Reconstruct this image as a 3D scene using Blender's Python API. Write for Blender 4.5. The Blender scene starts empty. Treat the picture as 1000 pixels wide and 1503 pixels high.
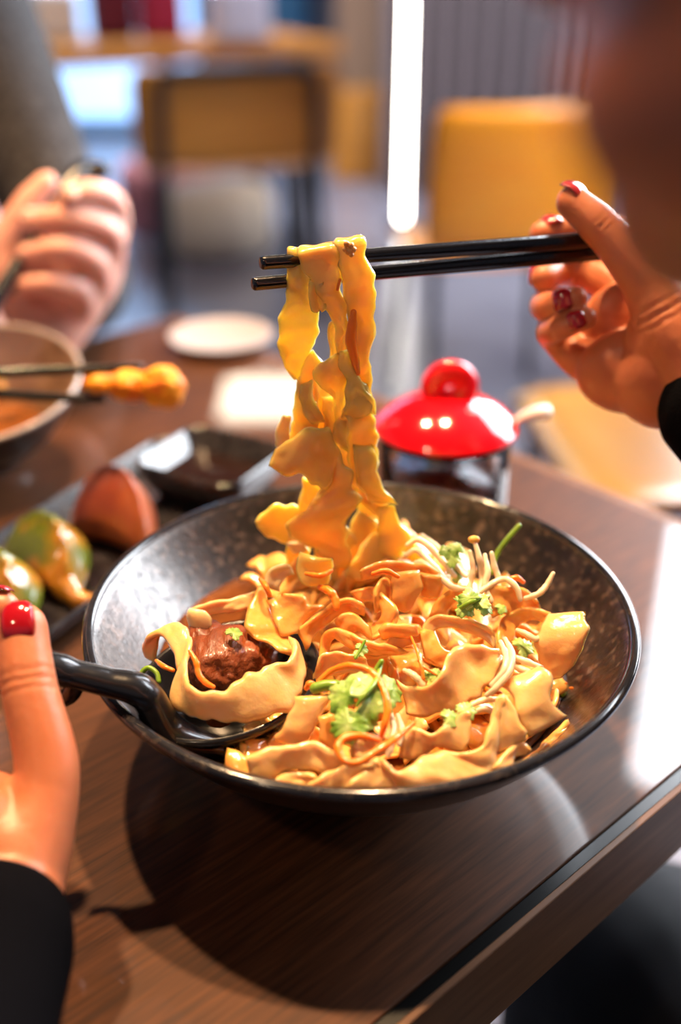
import bpy, bmesh, math, random
from mathutils import Vector, Matrix, noise
R_ = math.radians
F = 1560.0; PITCH = R_(28.308); CH = .3177; T = .75
CP, SP = math.cos(PITCH), math.sin(PITCH)
col = bpy.context.scene.collection
# ---------------------------------------------------------------- placing helpers (points in the room)
def ray(px, py):
    a = (px-500)/F; b = (751.5-py)/F
    return Vector((a, CP+b*SP, -SP+b*CP))
def PD(px, py, d):   # at distance d in front of the camera
    return Vector((0, 0, T+CH)) + ray(px, py)*d
def PZ(px, py, z):   # on the plane z above the table top
    r = ray(px, py); return Vector((0, 0, T+CH)) + r*((z-CH)/r.z)
def PY(px, py, y):   # on the vertical plane at y
    r = ray(px, py); return Vector((0, 0, T+CH)) + r*(y/r.y)
# ---------------------------------------------------------------- objects
def tag(o, label=None, cat=None, group=None, kind=None):
    if label: o['label'] = label
    if cat: o['category'] = cat
    if group: o['group'] = group
    if kind: o['kind'] = kind
    return o
def empty(name, loc, label, cat, group=None, rz=0):
    o = bpy.data.objects.new(name, None); col.objects.link(o)
    o.location = loc; o.rotation_euler.z = rz; o.empty_display_size = .02
    return tag(o, label, cat, group)
def link(name, me, mat, parent=None, smooth=True):
    o = bpy.data.objects.new(name, me); col.objects.link(o)
    if mat: me.materials.append(mat)
    if smooth:
        me.polygons.foreach_set('use_smooth', [True]*len(me.polygons))
    if parent:
        o.parent = parent; 
    return o
def build(name, bm, mat, parent=None, smooth=True, world=True, doubles=False):
    if doubles: bmesh.ops.remove_doubles(bm, verts=bm.verts, dist=1e-5)
    bmesh.ops.recalc_face_normals(bm, faces=bm.faces)
    if parent and world:
        bpy.context.view_layer.update()
        m = Matrix.Identity(4); p = parent; chain = []
        while p: chain.append(p); p = p.parent
        for p in reversed(chain): m = m @ Matrix.Translation(p.location) @ p.rotation_euler.to_matrix().to_4x4()
        bm.transform(m.inverted())
    elif not parent:
        pass
    me = bpy.data.meshes.new(name); bm.to_mesh(me); bm.free()
    o = link(name, me, mat, parent, smooth)
    if not parent: center_origin(o)
    return o
def center_origin(o):
    me = o.data; n = len(me.vertices)
    if not n: return
    xs = [v.co for v in me.vertices]
    c = Vector((sum(v.x for v in xs)/n, sum(v.y for v in xs)/n, min(v.z for v in xs)))
    me.transform(Matrix.Translation(-c)); o.location = c
def NB(): return bmesh.new()
# ---------------------------------------------------------------- shapes
def cr(pts, n):
    """Catmull-Rom resample, n points, roughly even in length"""
    P = [Vector(p) for p in pts]
    if len(P) == 2: return [P[0].lerp(P[1], i/(n-1)) for i in range(n)]
    E = [P[0]*2-P[1]] + P + [P[-1]*2-P[-2]]
    D = []
    for i in range(len(P)-1):
        a, b, c, d = E[i:i+4]
        for k in range(12):
            t = k/12
            D.append(.5*((2*b)+(c-a)*t+(2*a-5*b+4*c-d)*t*t+(3*b-a-3*c+d)*t**3))
    D.append(P[-1])
    L = [0]
    for i in range(1, len(D)): L.append(L[-1]+(D[i]-D[i-1]).length)
    out = []; j = 0
    for i in range(n):
        s = L[-1]*i/(n-1)
        while j < len(L)-2 and L[j+1] < s: j += 1
        w = (s-L[j])/max(1e-9, L[j+1]-L[j]); out.append(D[j].lerp(D[j+1], min(1, w)))
    return out
def lin(vals, n):
    if not isinstance(vals, (list, tuple)): return [vals]*n
    m = len(vals)
    r = []
    for i in range(n):
        s = i/(n-1)*(m-1); k = min(m-2, int(s)); r.append(vals[k]+(vals[k+1]-vals[k])*(s-k))
    return r
def tube(bm, pts, rad, n=12, seg=None, caps=True, flat=1.0, up=None, wob=0, seed=0):
    """closed tube through pts; rad: list per control point; flat squashes along the up direction"""
    pts = [Vector(p) for p in pts]
    tot = sum((pts[i+1]-pts[i]).length for i in range(len(pts)-1))
    seg = seg or max(6, len(pts)*6)
    C = cr(pts, seg); Rr = lin(rad if isinstance(rad, (list, tuple)) else [rad, rad], seg)
    if isinstance(rad, (list, tuple)) and len(rad) == len(pts) and len(pts) > 2:
        # radii follow arclength of the control points
        L = [0]
        for i in range(1, len(pts)): L.append(L[-1]+(pts[i]-pts[i-1]).length)
        Rr = []
        for i in range(seg):
            s = L[-1]*i/(seg-1); k = 0
            while k < len(L)-2 and L[k+1] < s: k += 1
            w = (s-L[k])/max(1e-9, L[k+1]-L[k]); w = min(1, max(0, w)); w = w*w*(3-2*w)
            Rr.append(rad[k]+(rad[k+1]-rad[k])*w)
    if wob: Rr = [r*(1+wob*noise.noise(Vector((i*.35, seed, 0)))) for i, r in enumerate(Rr)]
    fl = lin(flat, seg)
    tan = [(C[min(seg-1, i+1)]-C[max(0, i-1)]).normalized() for i in range(seg)]
    u = Vector(up) if up else Vector((0, 0, 1))
    if abs(u.dot(tan[0])) > .95: u = Vector((1, 0, 0))
    rings = []
    def ring(c, t, r, f):
        nonlocal u
        if up and abs(Vector(up).dot(t)) < .95: u = Vector(up)
        u = (u-t*u.dot(t)).normalized(); w = t.cross(u)
        return [bm.verts.new(c+w*(math.cos(2*math.pi*k/n)*r)+u*(math.sin(2*math.pi*k/n)*r*f)) for k in range(n)]
    if caps:
        for a in (80, 55, 28):
            rings.append(ring(C[0]-tan[0]*Rr[0]*min(1,fl[0])*math.sin(R_(a)), tan[0], Rr[0]*math.cos(R_(a)), fl[0]))
    for i in range(seg): rings.append(ring(C[i], tan[i], Rr[i], fl[i]))
    if caps:
        for a in (28, 55, 80):
            rings.append(ring(C[-1]+tan[-1]*Rr[-1]*min(1,fl[-1])*math.sin(R_(a)), tan[-1], Rr[-1]*math.cos(R_(a)), fl[-1]))
    for a, b in zip(rings, rings[1:]):
        for k in range(n): bm.faces.new((a[k], a[(k+1) % n], b[(k+1) % n], b[k]))
    bm.faces.new(rings[0][::-1]); bm.faces.new(rings[-1])
def ell(bm, c, r, rot=None, sub=3):
    m = Matrix.Translation(Vector(c)) @ (rot.to_4x4() if rot else Matrix.Identity(4)) @ Matrix.Diagonal((*((r,)*3 if not isinstance(r, (tuple, list)) else r), 1))
    bmesh.ops.create_icosphere(bm, subdivisions=sub, radius=1, matrix=m)
def frame_rot(f, up=(0, 0, 1)):
    """columns: right, forward, up"""
    f = Vector(f).normalized(); u = Vector(up); r = f.cross(u).normalized(); u = r.cross(f)
    return Matrix((r, f, u)).transposed()
def box(bm, c, s, rot=None, bev=0, rz=0):
    b2 = bmesh.new(); bmesh.ops.create_cube(b2, size=1, matrix=Matrix.Diagonal((*s, 1)))
    if bev: bmesh.ops.bevel(b2, geom=b2.edges[:], offset=bev, segments=3, affect='EDGES', profile=.5)
    m = Matrix.Translation(Vector(c)) @ (rot.to_4x4() if rot else Matrix.Rotation(rz, 4, 'Z'))
    b2.transform(m); me = bpy.data.meshes.new('t'); b2.to_mesh(me); b2.free(); bm.from_mesh(me); bpy.data.meshes.remove(me)
def lathe(bm, prof, c=(0, 0, 0), n=96, closed=False):
    c = Vector(c); rings = []
    for r, z in prof:
        if r < 1e-6: rings.append([bm.verts.new(c+Vector((0, 0, z)))])
        else: rings.append([bm.verts.new(c+Vector((r*math.cos(2*math.pi*k/n), r*math.sin(2*math.pi*k/n), z))) for k in range(n)])
    pr = list(zip(rings, rings[1:]))
    if closed: pr.append((rings[-1], rings[0]))
    for a, b in pr:
        for k in range(n):
            k2 = (k+1) % n
            if len(a) == 1 and len(b) == 1: continue
            if len(a) == 1: bm.faces.new((a[0], b[k2], b[k]))
            elif len(b) == 1: bm.faces.new((a[k], a[k2], b[0]))
            else: bm.faces.new((a[k], a[k2], b[k2], b[k]))
def solid_sheet(bm, grid, thick, nrm_flip=1, endr=True, edge_pow=4):
    """grid[i][j] of points -> closed rounded sheet"""
    N = len(grid); M = len(grid[0])
    nor = [[None]*M for _ in range(N)]
    for i in range(N):
        for j in range(M):
            du = grid[min(N-1, i+1)][j]-grid[max(0, i-1)][j]; dv = grid[i][min(M-1, j+1)]-grid[i][max(0, j-1)]
            n = du.cross(dv); nor[i][j] = n.normalized() if n.length > 1e-12 else Vector((0, 0, 1))
    for _ in range(2):
        nn = [[None]*M for _ in range(N)]
        for i in range(N):
            for j in range(M):
                s = Vector()
                for a in (-1, 0, 1):
                    for b in (-1, 0, 1):
                        s += nor[min(N-1, max(0, i+a))][min(M-1, max(0, j+b))]
                nn[i][j] = s.normalized() if s.length > 1e-9 else nor[i][j]
        nor = nn
    top = []; bot = []
    for i in range(N):
        eu = 1.0
        if endr:
            k = min(i, N-1-i)/2.0
            if k < 1: eu = math.sqrt(max(0, 1-(1-k)**2))
        tr = []; br = []
        for j in range(M):
            v = 2*j/(M-1)-1
            th = thick*.5*eu*max(0, 1-abs(v)**edge_pow)**.5 if 0 < j < M-1 else 0
            tr.append(bm.verts.new(grid[i][j]+nor[i][j]*th)); br.append(bm.verts.new(grid[i][j]-nor[i][j]*th))
        top.append(tr); bot.append(br)
    for i in range(N-1):
        for j in range(M-1):
            bm.faces.new((top[i][j], top[i+1][j], top[i+1][j+1], top[i][j+1]))
            bm.faces.new((bot[i][j], bot[i][j+1], bot[i+1][j+1], bot[i+1][j]))
    bmesh.ops.remove_doubles(bm, verts=bm.verts, dist=2e-6)
def strip(A, B, thick=.0023, crown=0.0, ruffle=.0, rfreq=1.0, lump=.0004, seed=0, M=15, step=.0013, cvar=.0018):
    LA = sum((A[i+1]-A[i]).length for i in range(len(A)-1)); LB = sum((B[i+1]-B[i]).length for i in range(len(B)-1))
    N = max(14, int(max(LA, LB)/step)); a = cr(A, N); b = cr(B, N)
    cen = [(a[i]+b[i])*.5 for i in range(N)]
    grid = []
    s = 0
    for i in range(N):
        if i: s += (cen[i]-cen[i-1]).length
        du = cen[min(N-1, i+1)]-cen[max(0, i-1)]; w = b[i]-a[i]
        n = du.cross(w); crn = crown+cvar*noise.noise(Vector((s*75, seed*2.9, 1.5))); n = n.normalized() if n.length > 1e-12 else Vector((0, 0, 1))
        row = []
        for j in range(M):
            v = j/(M-1); q = 2*v-1
            p = a[i].lerp(b[i], v)+n*(crn*(1-q*q))
            ph = s*rfreq/.0045
            p = p+n*(ruffle*abs(q)**1.6*math.sin(ph+(2.1 if q > 0 else 0)+seed)*(.6+.8*noise.noise(Vector((s*60, seed*1.7, q)))))
            p = p+w*(.14*abs(q)*(1 if q > 0 else -1)*noise.noise(Vector((s*190, seed*3.1, 5+(q > 0)))))
            p = p+n*(lump*2*noise.noise(Vector((s*220, v*2.5, seed*2.3))))
            row.append(p)
        grid.append(row)
    bm = NB(); solid_sheet(bm, grid, thick); return bm
# ---------------------------------------------------------------- materials
def mat(name, base=(.5, .5, .5), rough=.5, metal=0, coat=0, coat_r=.1, sss=0, sss_r=(1, .4, .2), sss_s=.005, emit=None, es=0,
        trans=0, ior=1.45, noise_c=None, nscale=20, ndet=4, ramp=(.4, .6), bump=0, bscale=60, stretch=None, spec=.5, nrough=0, coord='Object', sheen=0):
    m = bpy.data.materials.new(name); m.use_nodes = True; nt = m.node_tree; b = nt.nodes['Principled BSDF']
    b.inputs['Base Color'].default_value = (*base, 1); b.inputs['Roughness'].default_value = rough; b.inputs['Metallic'].default_value = metal
    b.inputs['Coat Weight'].default_value = coat; b.inputs['Coat Roughness'].default_value = coat_r
    b.inputs['Specular IOR Level'].default_value = spec; b.inputs['IOR'].default_value = ior
    b.inputs['Sheen Weight'].default_value = sheen
    if sss:
        b.inputs['Subsurface Weight'].default_value = sss; b.inputs['Subsurface Radius'].default_value = sss_r; b.inputs['Subsurface Scale'].default_value = sss_s
    if trans: b.inputs['Transmission Weight'].default_value = trans
    if emit: b.inputs['Emission Color'].default_value = (*emit, 1); b.inputs['Emission Strength'].default_value = es
    tc = nt.nodes.new('ShaderNodeTexCoord'); src = tc.outputs[coord]
    if stretch:
        mp = nt.nodes.new('ShaderNodeMapping'); mp.inputs['Scale'].default_value = stretch; nt.links.new(src, mp.inputs[0]); src = mp.outputs[0]
    if noise_c:
        t = nt.nodes.new('ShaderNodeTexNoise'); t.inputs['Scale'].default_value = nscale; t.inputs['Detail'].default_value = ndet
        nt.links.new(src, t.inputs['Vector'])
        r = nt.nodes.new('ShaderNodeValToRGB'); e = r.color_ramp.elements
        e[0].position = ramp[0]; e[0].color = (*base, 1); e[1].position = ramp[1]; e[1].color = (*noise_c, 1)
        nt.links.new(t.outputs['Fac'], r.inputs[0]); nt.links.new(r.outputs[0], b.inputs['Base Color'])
        if nrough:
            mr = nt.nodes.new('ShaderNodeMapRange'); mr.inputs['To Min'].default_value = rough; mr.inputs['To Max'].default_value = rough+nrough
            nt.links.new(t.outputs['Fac'], mr.inputs[0]); nt.links.new(mr.outputs[0], b.inputs['Roughness'])
    if bump:
        t2 = nt.nodes.new('ShaderNodeTexNoise'); t2.inputs['Scale'].default_value = bscale; t2.inputs['Detail'].default_value = 3
        nt.links.new(src, t2.inputs['Vector'])
        bp = nt.nodes.new('ShaderNodeBump'); bp.inputs['Strength'].default_value = bump; bp.inputs['Distance'].default_value = .001
        nt.links.new(t2.outputs['Fac'], bp.inputs['Height']); nt.links.new(bp.outputs[0], b.inputs['Normal'])
    return m
M_ = {}
M_['noodle'] = mat('noodle', (.86, .50, .18), .22, sss=.55, sss_r=(1, .55, .18), sss_s=.0035, coat=.7, coat_r=.08, noise_c=(.89, .58, .26), nscale=90, ramp=(.35, .65), bump=.25, bscale=350)
M_['noodle_oil'] = mat('noodle_oil', (.84, .36, .07), .2, sss=.5, sss_r=(1, .5, .15), sss_s=.0035, coat=.8, coat_r=.07, noise_c=(.87, .48, .14), nscale=80, ramp=(.35, .65), bump=.25, bscale=350)
M_['noodle_lift'] = mat('noodle_lift', (.93, .57, .155), .2, sss=.85, sss_r=(1, .68, .24), sss_s=.008, coat=.8, coat_r=.07, noise_c=(.92, .46, .10), nscale=60, ramp=(.4, .7), bump=.2, bscale=350)
M_['noodle_pale'] = mat('noodle_pale', (.86, .62, .33), .3, sss=.6, sss_r=(1, .7, .3), sss_s=.005, coat=.3, coat_r=.15, bump=.2, bscale=300)
M_['sprout'] = mat('sprout', (.85, .67, .47), .3, sss=.5, sss_r=(1, .8, .6), sss_s=.004, coat=.4)
M_['sprout_head'] = mat('sprout_head', (.75, .48, .12), .35, sss=.4, sss_s=.003)
M_['carrot'] = mat('carrot', (.95, .24, .015), .3, sss=.35, sss_r=(1, .3, .05), sss_s=.003, coat=.4)
M_['cilantro'] = mat('cilantro', (.16, .32, .03), .38, sss=.3, sss_r=(.5, 1, .1), sss_s=.002, noise_c=(.42, .58, .18), nscale=160, ramp=(.35, .62), bump=.5, bscale=400, coat=.3)
M_['stem'] = mat('stem', (.20, .36, .03), .35, sss=.3, sss_r=(.5, 1, .1), sss_s=.002, coat=.3)
M_['beef'] = mat('beef', (.15, .035, .012), .42, sss=.2, sss_r=(1, .3, .15), sss_s=.003, noise_c=(.30, .075, .02), nscale=120, ramp=(.35, .7), bump=1, bscale=420, stretch=(1, .22, 1), coat=.2)
M_['sesame'] = mat('sesame', (.55, .22, .05), .35, coat=.4, noise_c=(.7, .35, .1), nscale=300)
M_['broth'] = mat('broth', (.10, .030, .008), .08, noise_c=(.22, .07, .015), nscale=35, coat=.5, coat_r=.03)
M_['black'] = mat('black_lacquer', (.006, .006, .008), .18, spec=.5, coat=.4, coat_r=.08, bump=.12, bscale=500)
M_['blackspoon'] = mat('black_melamine', (.008, .008, .010), .22, coat=.3, coat_r=.1, bump=.1, bscale=200)
M_['rimdark'] = mat('dark_glaze', (.012, .012, .016), .16, coat=.5, coat_r=.08, noise_c=(.05, .04, .035), nscale=300, ramp=(.55, .75))
M_['skin'] = mat('skin', (.50, .155, .065), .40, sss=.4, sss_r=(1, .35, .18), sss_s=.006, noise_c=(.56, .19, .088), nscale=45, ramp=(.3, .7), bump=.22, bscale=300)
M_['skin2'] = mat('skin_fair', (.74, .37, .29), .45, sss=.4, sss_r=(1, .35, .2), sss_s=.006, noise_c=(.78, .43, .34), nscale=45, bump=.2, bscale=300)
M_['nail'] = mat('nail_polish', (.34, .005, .012), .12, coat=.8, coat_r=.04)
M_['nail_plain'] = mat('nail_plain', (.78, .45, .36), .25, coat=.3)
M_['lips'] = mat('lips', (.35, .06, .05), .35, sss=.2, sss_s=.004)
M_['black_knit'] = mat('black_knit', (.002, .002, .003), .95, bump=.6, bscale=900, spec=.04)
M_['grey_knit'] = mat('grey_knit', (.020, .019, .021), .9, noise_c=(.055, .052, .056), nscale=160, ramp=(.4, .6), bump=1, bscale=300)
M_['trouser'] = mat('trouser', (.005, .005, .007), .8)
M_['hair'] = mat('hair', (.012, .007, .005), .45, stretch=(1, 1, .15), bump=.8, bscale=400)
M_['eye'] = mat('eye_white', (.75, .72, .70), .15)
M_['iris'] = mat('iris', (.03, .015, .008), .15)
M_['red'] = mat('red_glaze', (.80, .004, .012), .12, coat=.6, coat_r=.05)
M_['glass'] = mat('clear_glass', (.95, .97, 1), .03, trans=1, ior=1.46)
M_['chili'] = mat('chili_oil', (.030, .006, .003), .2, noise_c=(.10, .012, .004), nscale=160, coat=.5)
M_['steel'] = mat('steel', (.72, .72, .74), .22, metal=1)
M_['ceramic_white'] = mat('white_ceramic', (.80, .80, .82), .2, coat=.4)
M_['plate'] = mat('black_stoneware', (.010, .009, .011), .2, coat=.6, coat_r=.1, noise_c=(.03, .027, .03), nscale=120)
M_['sauce'] = mat('dark_sauce', (.016, .006, .004), .06, coat=.4)
M_['dump_green'] = mat('green_dumpling', (.10, .125, .010), .22, sss=.4, sss_r=(.8, 1, .2), sss_s=.004, coat=.6, coat_r=.12, noise_c=(.42, .17, .015), nscale=34, ramp=(.45, .62))
M_['dump_yellow'] = mat('yellow_dumpling', (.85, .42, .02), .3, sss=.4, sss_s=.004, coat=.4)
M_['dump_red'] = mat('terracotta_dumpling', (.24, .045, .015), .35, sss=.35, sss_r=(1, .3, .2), sss_s=.004, coat=.35, noise_c=(.38, .095, .025), nscale=35)
M_['tempura'] = mat('tempura', (.80, .20, .008), .4, sss=.3, sss_s=.004, noise_c=(.95, .45, .02), nscale=90, ramp=(.4, .65), bump=1, bscale=220)
M_['ply'] = mat('plywood', (.62, .25, .045), .22, noise_c=(.68, .31, .07), nscale=6, stretch=(1, 1, 12), coat=.3, coat_r=.15)
M_['ply_dark'] = mat('plywood_brown', (.46, .17, .020), .35, noise_c=(.52, .21, .03), nscale=6, stretch=(1, 1, 12))
M_['ply_orange'] = mat('plywood_orange', (.95, .31, .010), .35, noise_c=(.97, .36, .02), nscale=6, stretch=(1, 1, 12), coat=.3, coat_r=.2)
M_['tube_black'] = mat('black_steel_tube', (.012, .012, .014), .35)
# ================================================================ the bowl
BC = Vector((.0083, .3749, T)); BR = .115; BZ = .072
def bowl_mat(name, dark, mid, light, rough):
    m = mat(name, dark, rough, coat=1, coat_r=.26, noise_c=mid, nscale=95, ndet=5, ramp=(.35, .7), bump=.35, bscale=500)
    nt = m.node_tree; b = nt.nodes['Principled BSDF']; ramp = [n for n in nt.nodes if n.type == 'VALTORGB'][0]
    tc = [n for n in nt.nodes if n.type == 'TEX_COORD'][0]
    n2 = nt.nodes.new('ShaderNodeTexNoise'); n2.inputs['Scale'].default_value = 260; n2.inputs['Detail'].default_value = 3
    nt.links.new(tc.outputs['Object'], n2.inputs['Vector'])
    r2 = nt.nodes.new('ShaderNodeValToRGB'); r2.color_ramp.elements[0].position = .54; r2.color_ramp.elements[1].position = .68
    nt.links.new(n2.outputs['Fac'], r2.inputs[0])
    mx = nt.nodes.new('ShaderNodeMix'); mx.data_type = 'RGBA'; mx.inputs['B'].default_value = (*light, 1)
    nt.links.new(r2.outputs[0], mx.inputs['Factor']); nt.links.new(ramp.outputs[0], mx.inputs['A']); nt.links.new(mx.outputs['Result'], b.inputs['Base Color'])
    mr = nt.nodes.new('ShaderNodeMapRange'); mr.inputs['From Min'].default_value = .38; mr.inputs['From Max'].default_value = .62; mr.inputs['To Min'].default_value = .15; mr.inputs['To Max'].default_value = 1.0
    n3 = nt.nodes.new('ShaderNodeTexNoise'); n3.inputs['Scale'].default_value = 210; n3.inputs['Detail'].default_value = 6; n3.inputs['Roughness'].default_value = .65
    nt.links.new(tc.outputs['Object'], n3.inputs['Vector']); nt.links.new(n3.outputs['Fac'], mr.inputs['Value']); nt.links.new(mr.outputs[0], b.inputs['Coat Weight'])
    b.inputs['Coat Tint'].default_value = (1, .88, .80, 1)
    return m
M_['speckle'] = bowl_mat('speckled_glaze', (.008, .006, .005), (.022, .016, .014), (.085, .062, .052), .32)
M_['bowl_out'] = mat('bowl_outside', (.008, .007, .008), .28, coat=.3, noise_c=(.022, .018, .016), nscale=150, ramp=(.5, .7))
def bowl(c, R, H, label, rimlabel, rm_='rimdark', in_='speckle'):
    t = empty('noodle_bowl', c, label, 'bowl')
    k = R/.115
    ins = [(0, .010), (.02, .0105), (.040, .014), (.058, .0215), (.075, .033), (.090, .0465), (.101, .059), (.1095, .0705)]
    out = [(.1135, .0700), (.106, .0585), (.096, .046), (.082, .0325), (.066, .021), (.050, .012), (.040, .0085), (.038, .001), (.034, .001), (.032, .005), (0, .005)]
    def sm(p, n):
        return [(max(0, v.x)*k, v.z*H/.072) for v in cr([(a, 0, b) for a, b in p], n)]
    bm = NB(); o_ = sm(out, 50); i_ = sm(ins, 40)
    o_[-1] = (0, o_[-1][1]); i_[0] = (0, i_[0][1])
    lathe(bm, i_ + [(.1112*k, .0719*H/.072), (.1128*k, .0717*H/.072)] + o_, c, 128)
    b = build('bowl_body', bm, M_[in_], t)
    b.data.materials.append(M_['bowl_out'])
    for p in b.data.polygons:
        r = math.hypot(p.center.x, p.center.y)
        zi = .010*H/.072
        if p.normal.z < -.02 or (p.normal.z < .25 and p.normal.x*p.center.x+p.normal.y*p.center.y > 0): p.material_index = 1
    bm = NB(); n = 16
    prof = [((.1123+.0024*math.cos(2*math.pi*q/n))*k, (.0708+.0021*math.sin(2*math.pi*q/n))*H/.072) for q in range(n)]
    lathe(bm, prof, c, 160, closed=True)
    rm = build('rim', bm, M_[rm_], t); rm['label'] = rimlabel
    return t
main_bowl = bowl(BC, BR, BZ, 'large speckled dark stoneware bowl full of wide noodles, on the wooden table', 'smooth blue-black glazed rim')
bm = NB(); lathe(bm, [(0, .0435), (.05, .0438), (.082, .0440), (.0868, .0446), (.0855, .040), (.07, .034), (.0, .030)], BC, 96)
tag(build('broth', bm, M_['broth']), 'dark oily brown broth pooled under the noodles in the large bowl', 'broth', kind='stuff')

# ================================================================ noodles
def cropf(ox, oy, s): return lambda p: (ox+p[0]/s, oy+p[1]/s)
C3, C5, C6 = cropf(350, 330, 2.733), cropf(180, 820, 2.632), cropf(540, 720, 2.381)
D2, D3, D4, D1 = cropf(560, 920, 3.333), cropf(340, 920, 3.333), cropf(360, 780, 4.167), cropf(560, 760, 4.167)
_sd = [3]
def noodle_z(cf, A, B, zA, zB, label, m='noodle', th=.0024, crown=0., ruffle=.0004, rf=1., lump=.0004, group=None, name='wide_noodle'):
    zA = lin([z/1000 for z in zA] if isinstance(zA, (list, tuple)) else zA/1000, len(A)); zB = lin([z/1000 for z in zB] if isinstance(zB, (list, tuple)) else zB/1000, len(B))
    _sd[0] += 1
    bm = strip([PZ(*cf(p), z) for p, z in zip(A, zA)], [PZ(*cf(p), z) for p, z in zip(B, zB)], th, crown, ruffle, rf, lump, _sd[0])
    o = build(name, bm, M_[m]); return tag(o, label, 'noodle', group)
G = 'wide noodles served in the large bowl'
def N_(cf, A, B, zA, zB, label, m='noodle', **k): return noodle_z(cf, A, B, zA, zB, label, m, group=G, **k)
N_(D2, [(75,262),(150,292),(225,292),(285,235),(325,145),(395,82),(500,95),(590,105)], [(125,440),(200,447),(330,412),(440,372),(520,312),(560,255),(590,200),(612,150)], (74,75,78,82,85,86,84,80), (66,66,67,69,72,74,76,77), 'thick glossy noodle curling up to the right beside the cilantro', crown=.0022, ruffle=.0006, th=.0028)
N_(D2, [(583,262),(622,330),(668,430),(700,552)], [(795,193),(832,240),(822,320),(858,390),(912,436)], (79,77,73,66), (82,81,77,72,67), 'short square-cut noodle lying over the right front of the heap', crown=.0010, ruffle=.0011, rf=.8, th=.0028)
N_(D2, [(-175,790),(-120,720),(-25,620),(15,662),(60,700),(130,688),(200,640),(290,598),(420,612),(500,545),(542,420),(560,350),(600,330)], [(-150,815),(-60,812),(30,808),(120,805),(250,790),(400,765),(500,735),(545,690),(562,620),(570,560),(580,480),(590,420),(612,350)], (64,66,68,69,68,67,67,67,68,71,76,79,80), (59,59,59,59,59,60,61,62,64,67,71,75,79), 'long noodle running along the front rim and twisting upward at its right end', crown=-.0008, ruffle=.0007)
N_(D2, [(575,332),(568,430),(562,540),(558,635)], [(600,325),(650,400),(690,480),(712,552)], (80,75,69,63), (79,76,72,66), 'noodle panel hanging between the twisted front noodle and the square-cut one', ruffle=.0005)
N_(D2, [(95,540),(135,492),(180,488),(240,522),(300,490),(350,450),(405,412),(442,428)], [(85,640),(150,650),(240,612),(330,592),(390,606),(412,600),(432,560),(440,480)], (70,71,72,71,73,74,76,75), (62,62,63,64,65,66,68,72), 'ragged-edged noodle in the middle front under the thick glossy one', ruffle=.0010, rf=1.5)
N_(D2, [(545,690),(600,610),(680,560),(738,602)], [(560,712),(630,692),(655,640),(712,628)], (63,65,66,64), (60,60,61,61), 'small rolled noodle end at the right front rim')
N_(D2, [(640,700),(720,640),(800,560),(860,500),(915,448)], [(735,660),(800,620),(870,560),(930,520),(952,478)], 56, 53, 'noodle end half sunk in broth at the right inside wall', 'noodle_oil')
N_(C6, [(632,428),(600,495),(585,560),(640,662)], [(762,425),(768,505),(735,585),(680,655)], (81,76,69,60), (84,80,72,62), 'wide flat noodle leaning on the right inner wall of the bowl', ruffle=.0007, crown=.001, th=.0028)
N_(C6, [(448,535),(468,455),(535,412),(598,415),(640,432)], [(505,540),(528,478),(570,455),(608,462),(628,500)], (72,76,80,81,80), (68,72,74,75,74), 'arched noodle end joining the flat noodle on the right wall', 'noodle_oil', crown=.001)
N_(C6, [(192,515),(205,455),(250,438),(320,446),(390,462),(442,492)], [(215,570),(235,492),(290,478),(340,500),(400,520),(446,552)], (76,80,82,82,81,79), (70,76,78,76,75,74), 'folded noodle with a crumpled right end above the thick glossy noodle', crown=.0010, ruffle=.0009)
N_(C6, [(186,490),(190,560),(230,608),(300,625)], [(230,470),(262,545),(310,560),(370,548)], (78,72,68,66), (76,73,71,70), 'inner layer of the folded noodle above the thick glossy one', 'noodle_oil')
N_(C6, [(-60,560),(0,535),(60,532),(90,478),(140,466),(184,470)], [(-60,590),(0,585),(70,582),(120,560),(160,540),(205,520)], (74,75,76,80,80,79), (70,70,70,71,72,74), 'shiny noodle crossing the middle of the heap behind the cilantro', 'noodle_oil')
N_(D3, [(428,170),(432,90),(452,25),(500,8),(560,20),(620,55),(700,85),(760,85)], [(475,180),(482,110),(500,62),(545,62),(610,115),(690,138),(780,142),(880,128)], (68,72,78,81,81,80,79,78), (66,70,75,76,74,72,71,71), 'hairpin-folded noodle standing behind the small pale bump', 'noodle_oil', th=.0026)
N_(D3, [(428,205),(440,135),(495,112),(560,140),(620,142),(668,165)], [(400,285),(470,262),(540,235),(600,225),(655,222),(675,205)], (72,77,79,78,78,76), (64,67,70,71,71,72), 'pale bumpy noodle just behind the cilantro leaf', 'noodle', crown=.0025, ruffle=.0008)
N_(D3, [(300,342),(292,410),(255,485),(208,552)], [(506,322),(455,400),(412,500),(365,582)], (77,72,67,61), (77,73,68,61), 'broad noodle sloping down beside the tip of the spoon', 'noodle', crown=.0014, ruffle=.0006)
N_(D3, [(425,440),(428,520),(432,575),(440,605)], [(545,400),(560,470),(545,540),(530,600)], (73,68,64,61), (74,70,65,61), 'short noodle fold under the cilantro leaf', 'noodle_oil')
N_(D3, [(68,640),(110,618),(190,590),(300,572),(405,558),(480,596),(552,642)], [(92,745),(180,752),(250,712),(350,696),(430,722),(500,720),(560,690)], (68,69,70,71,71,70,68), (60,60,61,62,61,61,61), 'flat noodle lying along the left front rim', 'noodle', ruffle=.0005, th=.003)
N_(D3, [(188,768),(240,725),(300,705),(350,716),(420,740)], [(240,800),(310,800),(350,790),(380,770),(430,760)], 62, 58, 'low noodle under the flat one at the front rim')
N_(D3, [(338,775),(420,730),(520,692),(600,672),(700,660)], [(345,806),(450,806),(560,800),(620,770),(700,720)], (63,66,67,68,69), 60, 'crinkled noodle at the centre of the front rim', ruffle=.0010, rf=1.6)
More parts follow.
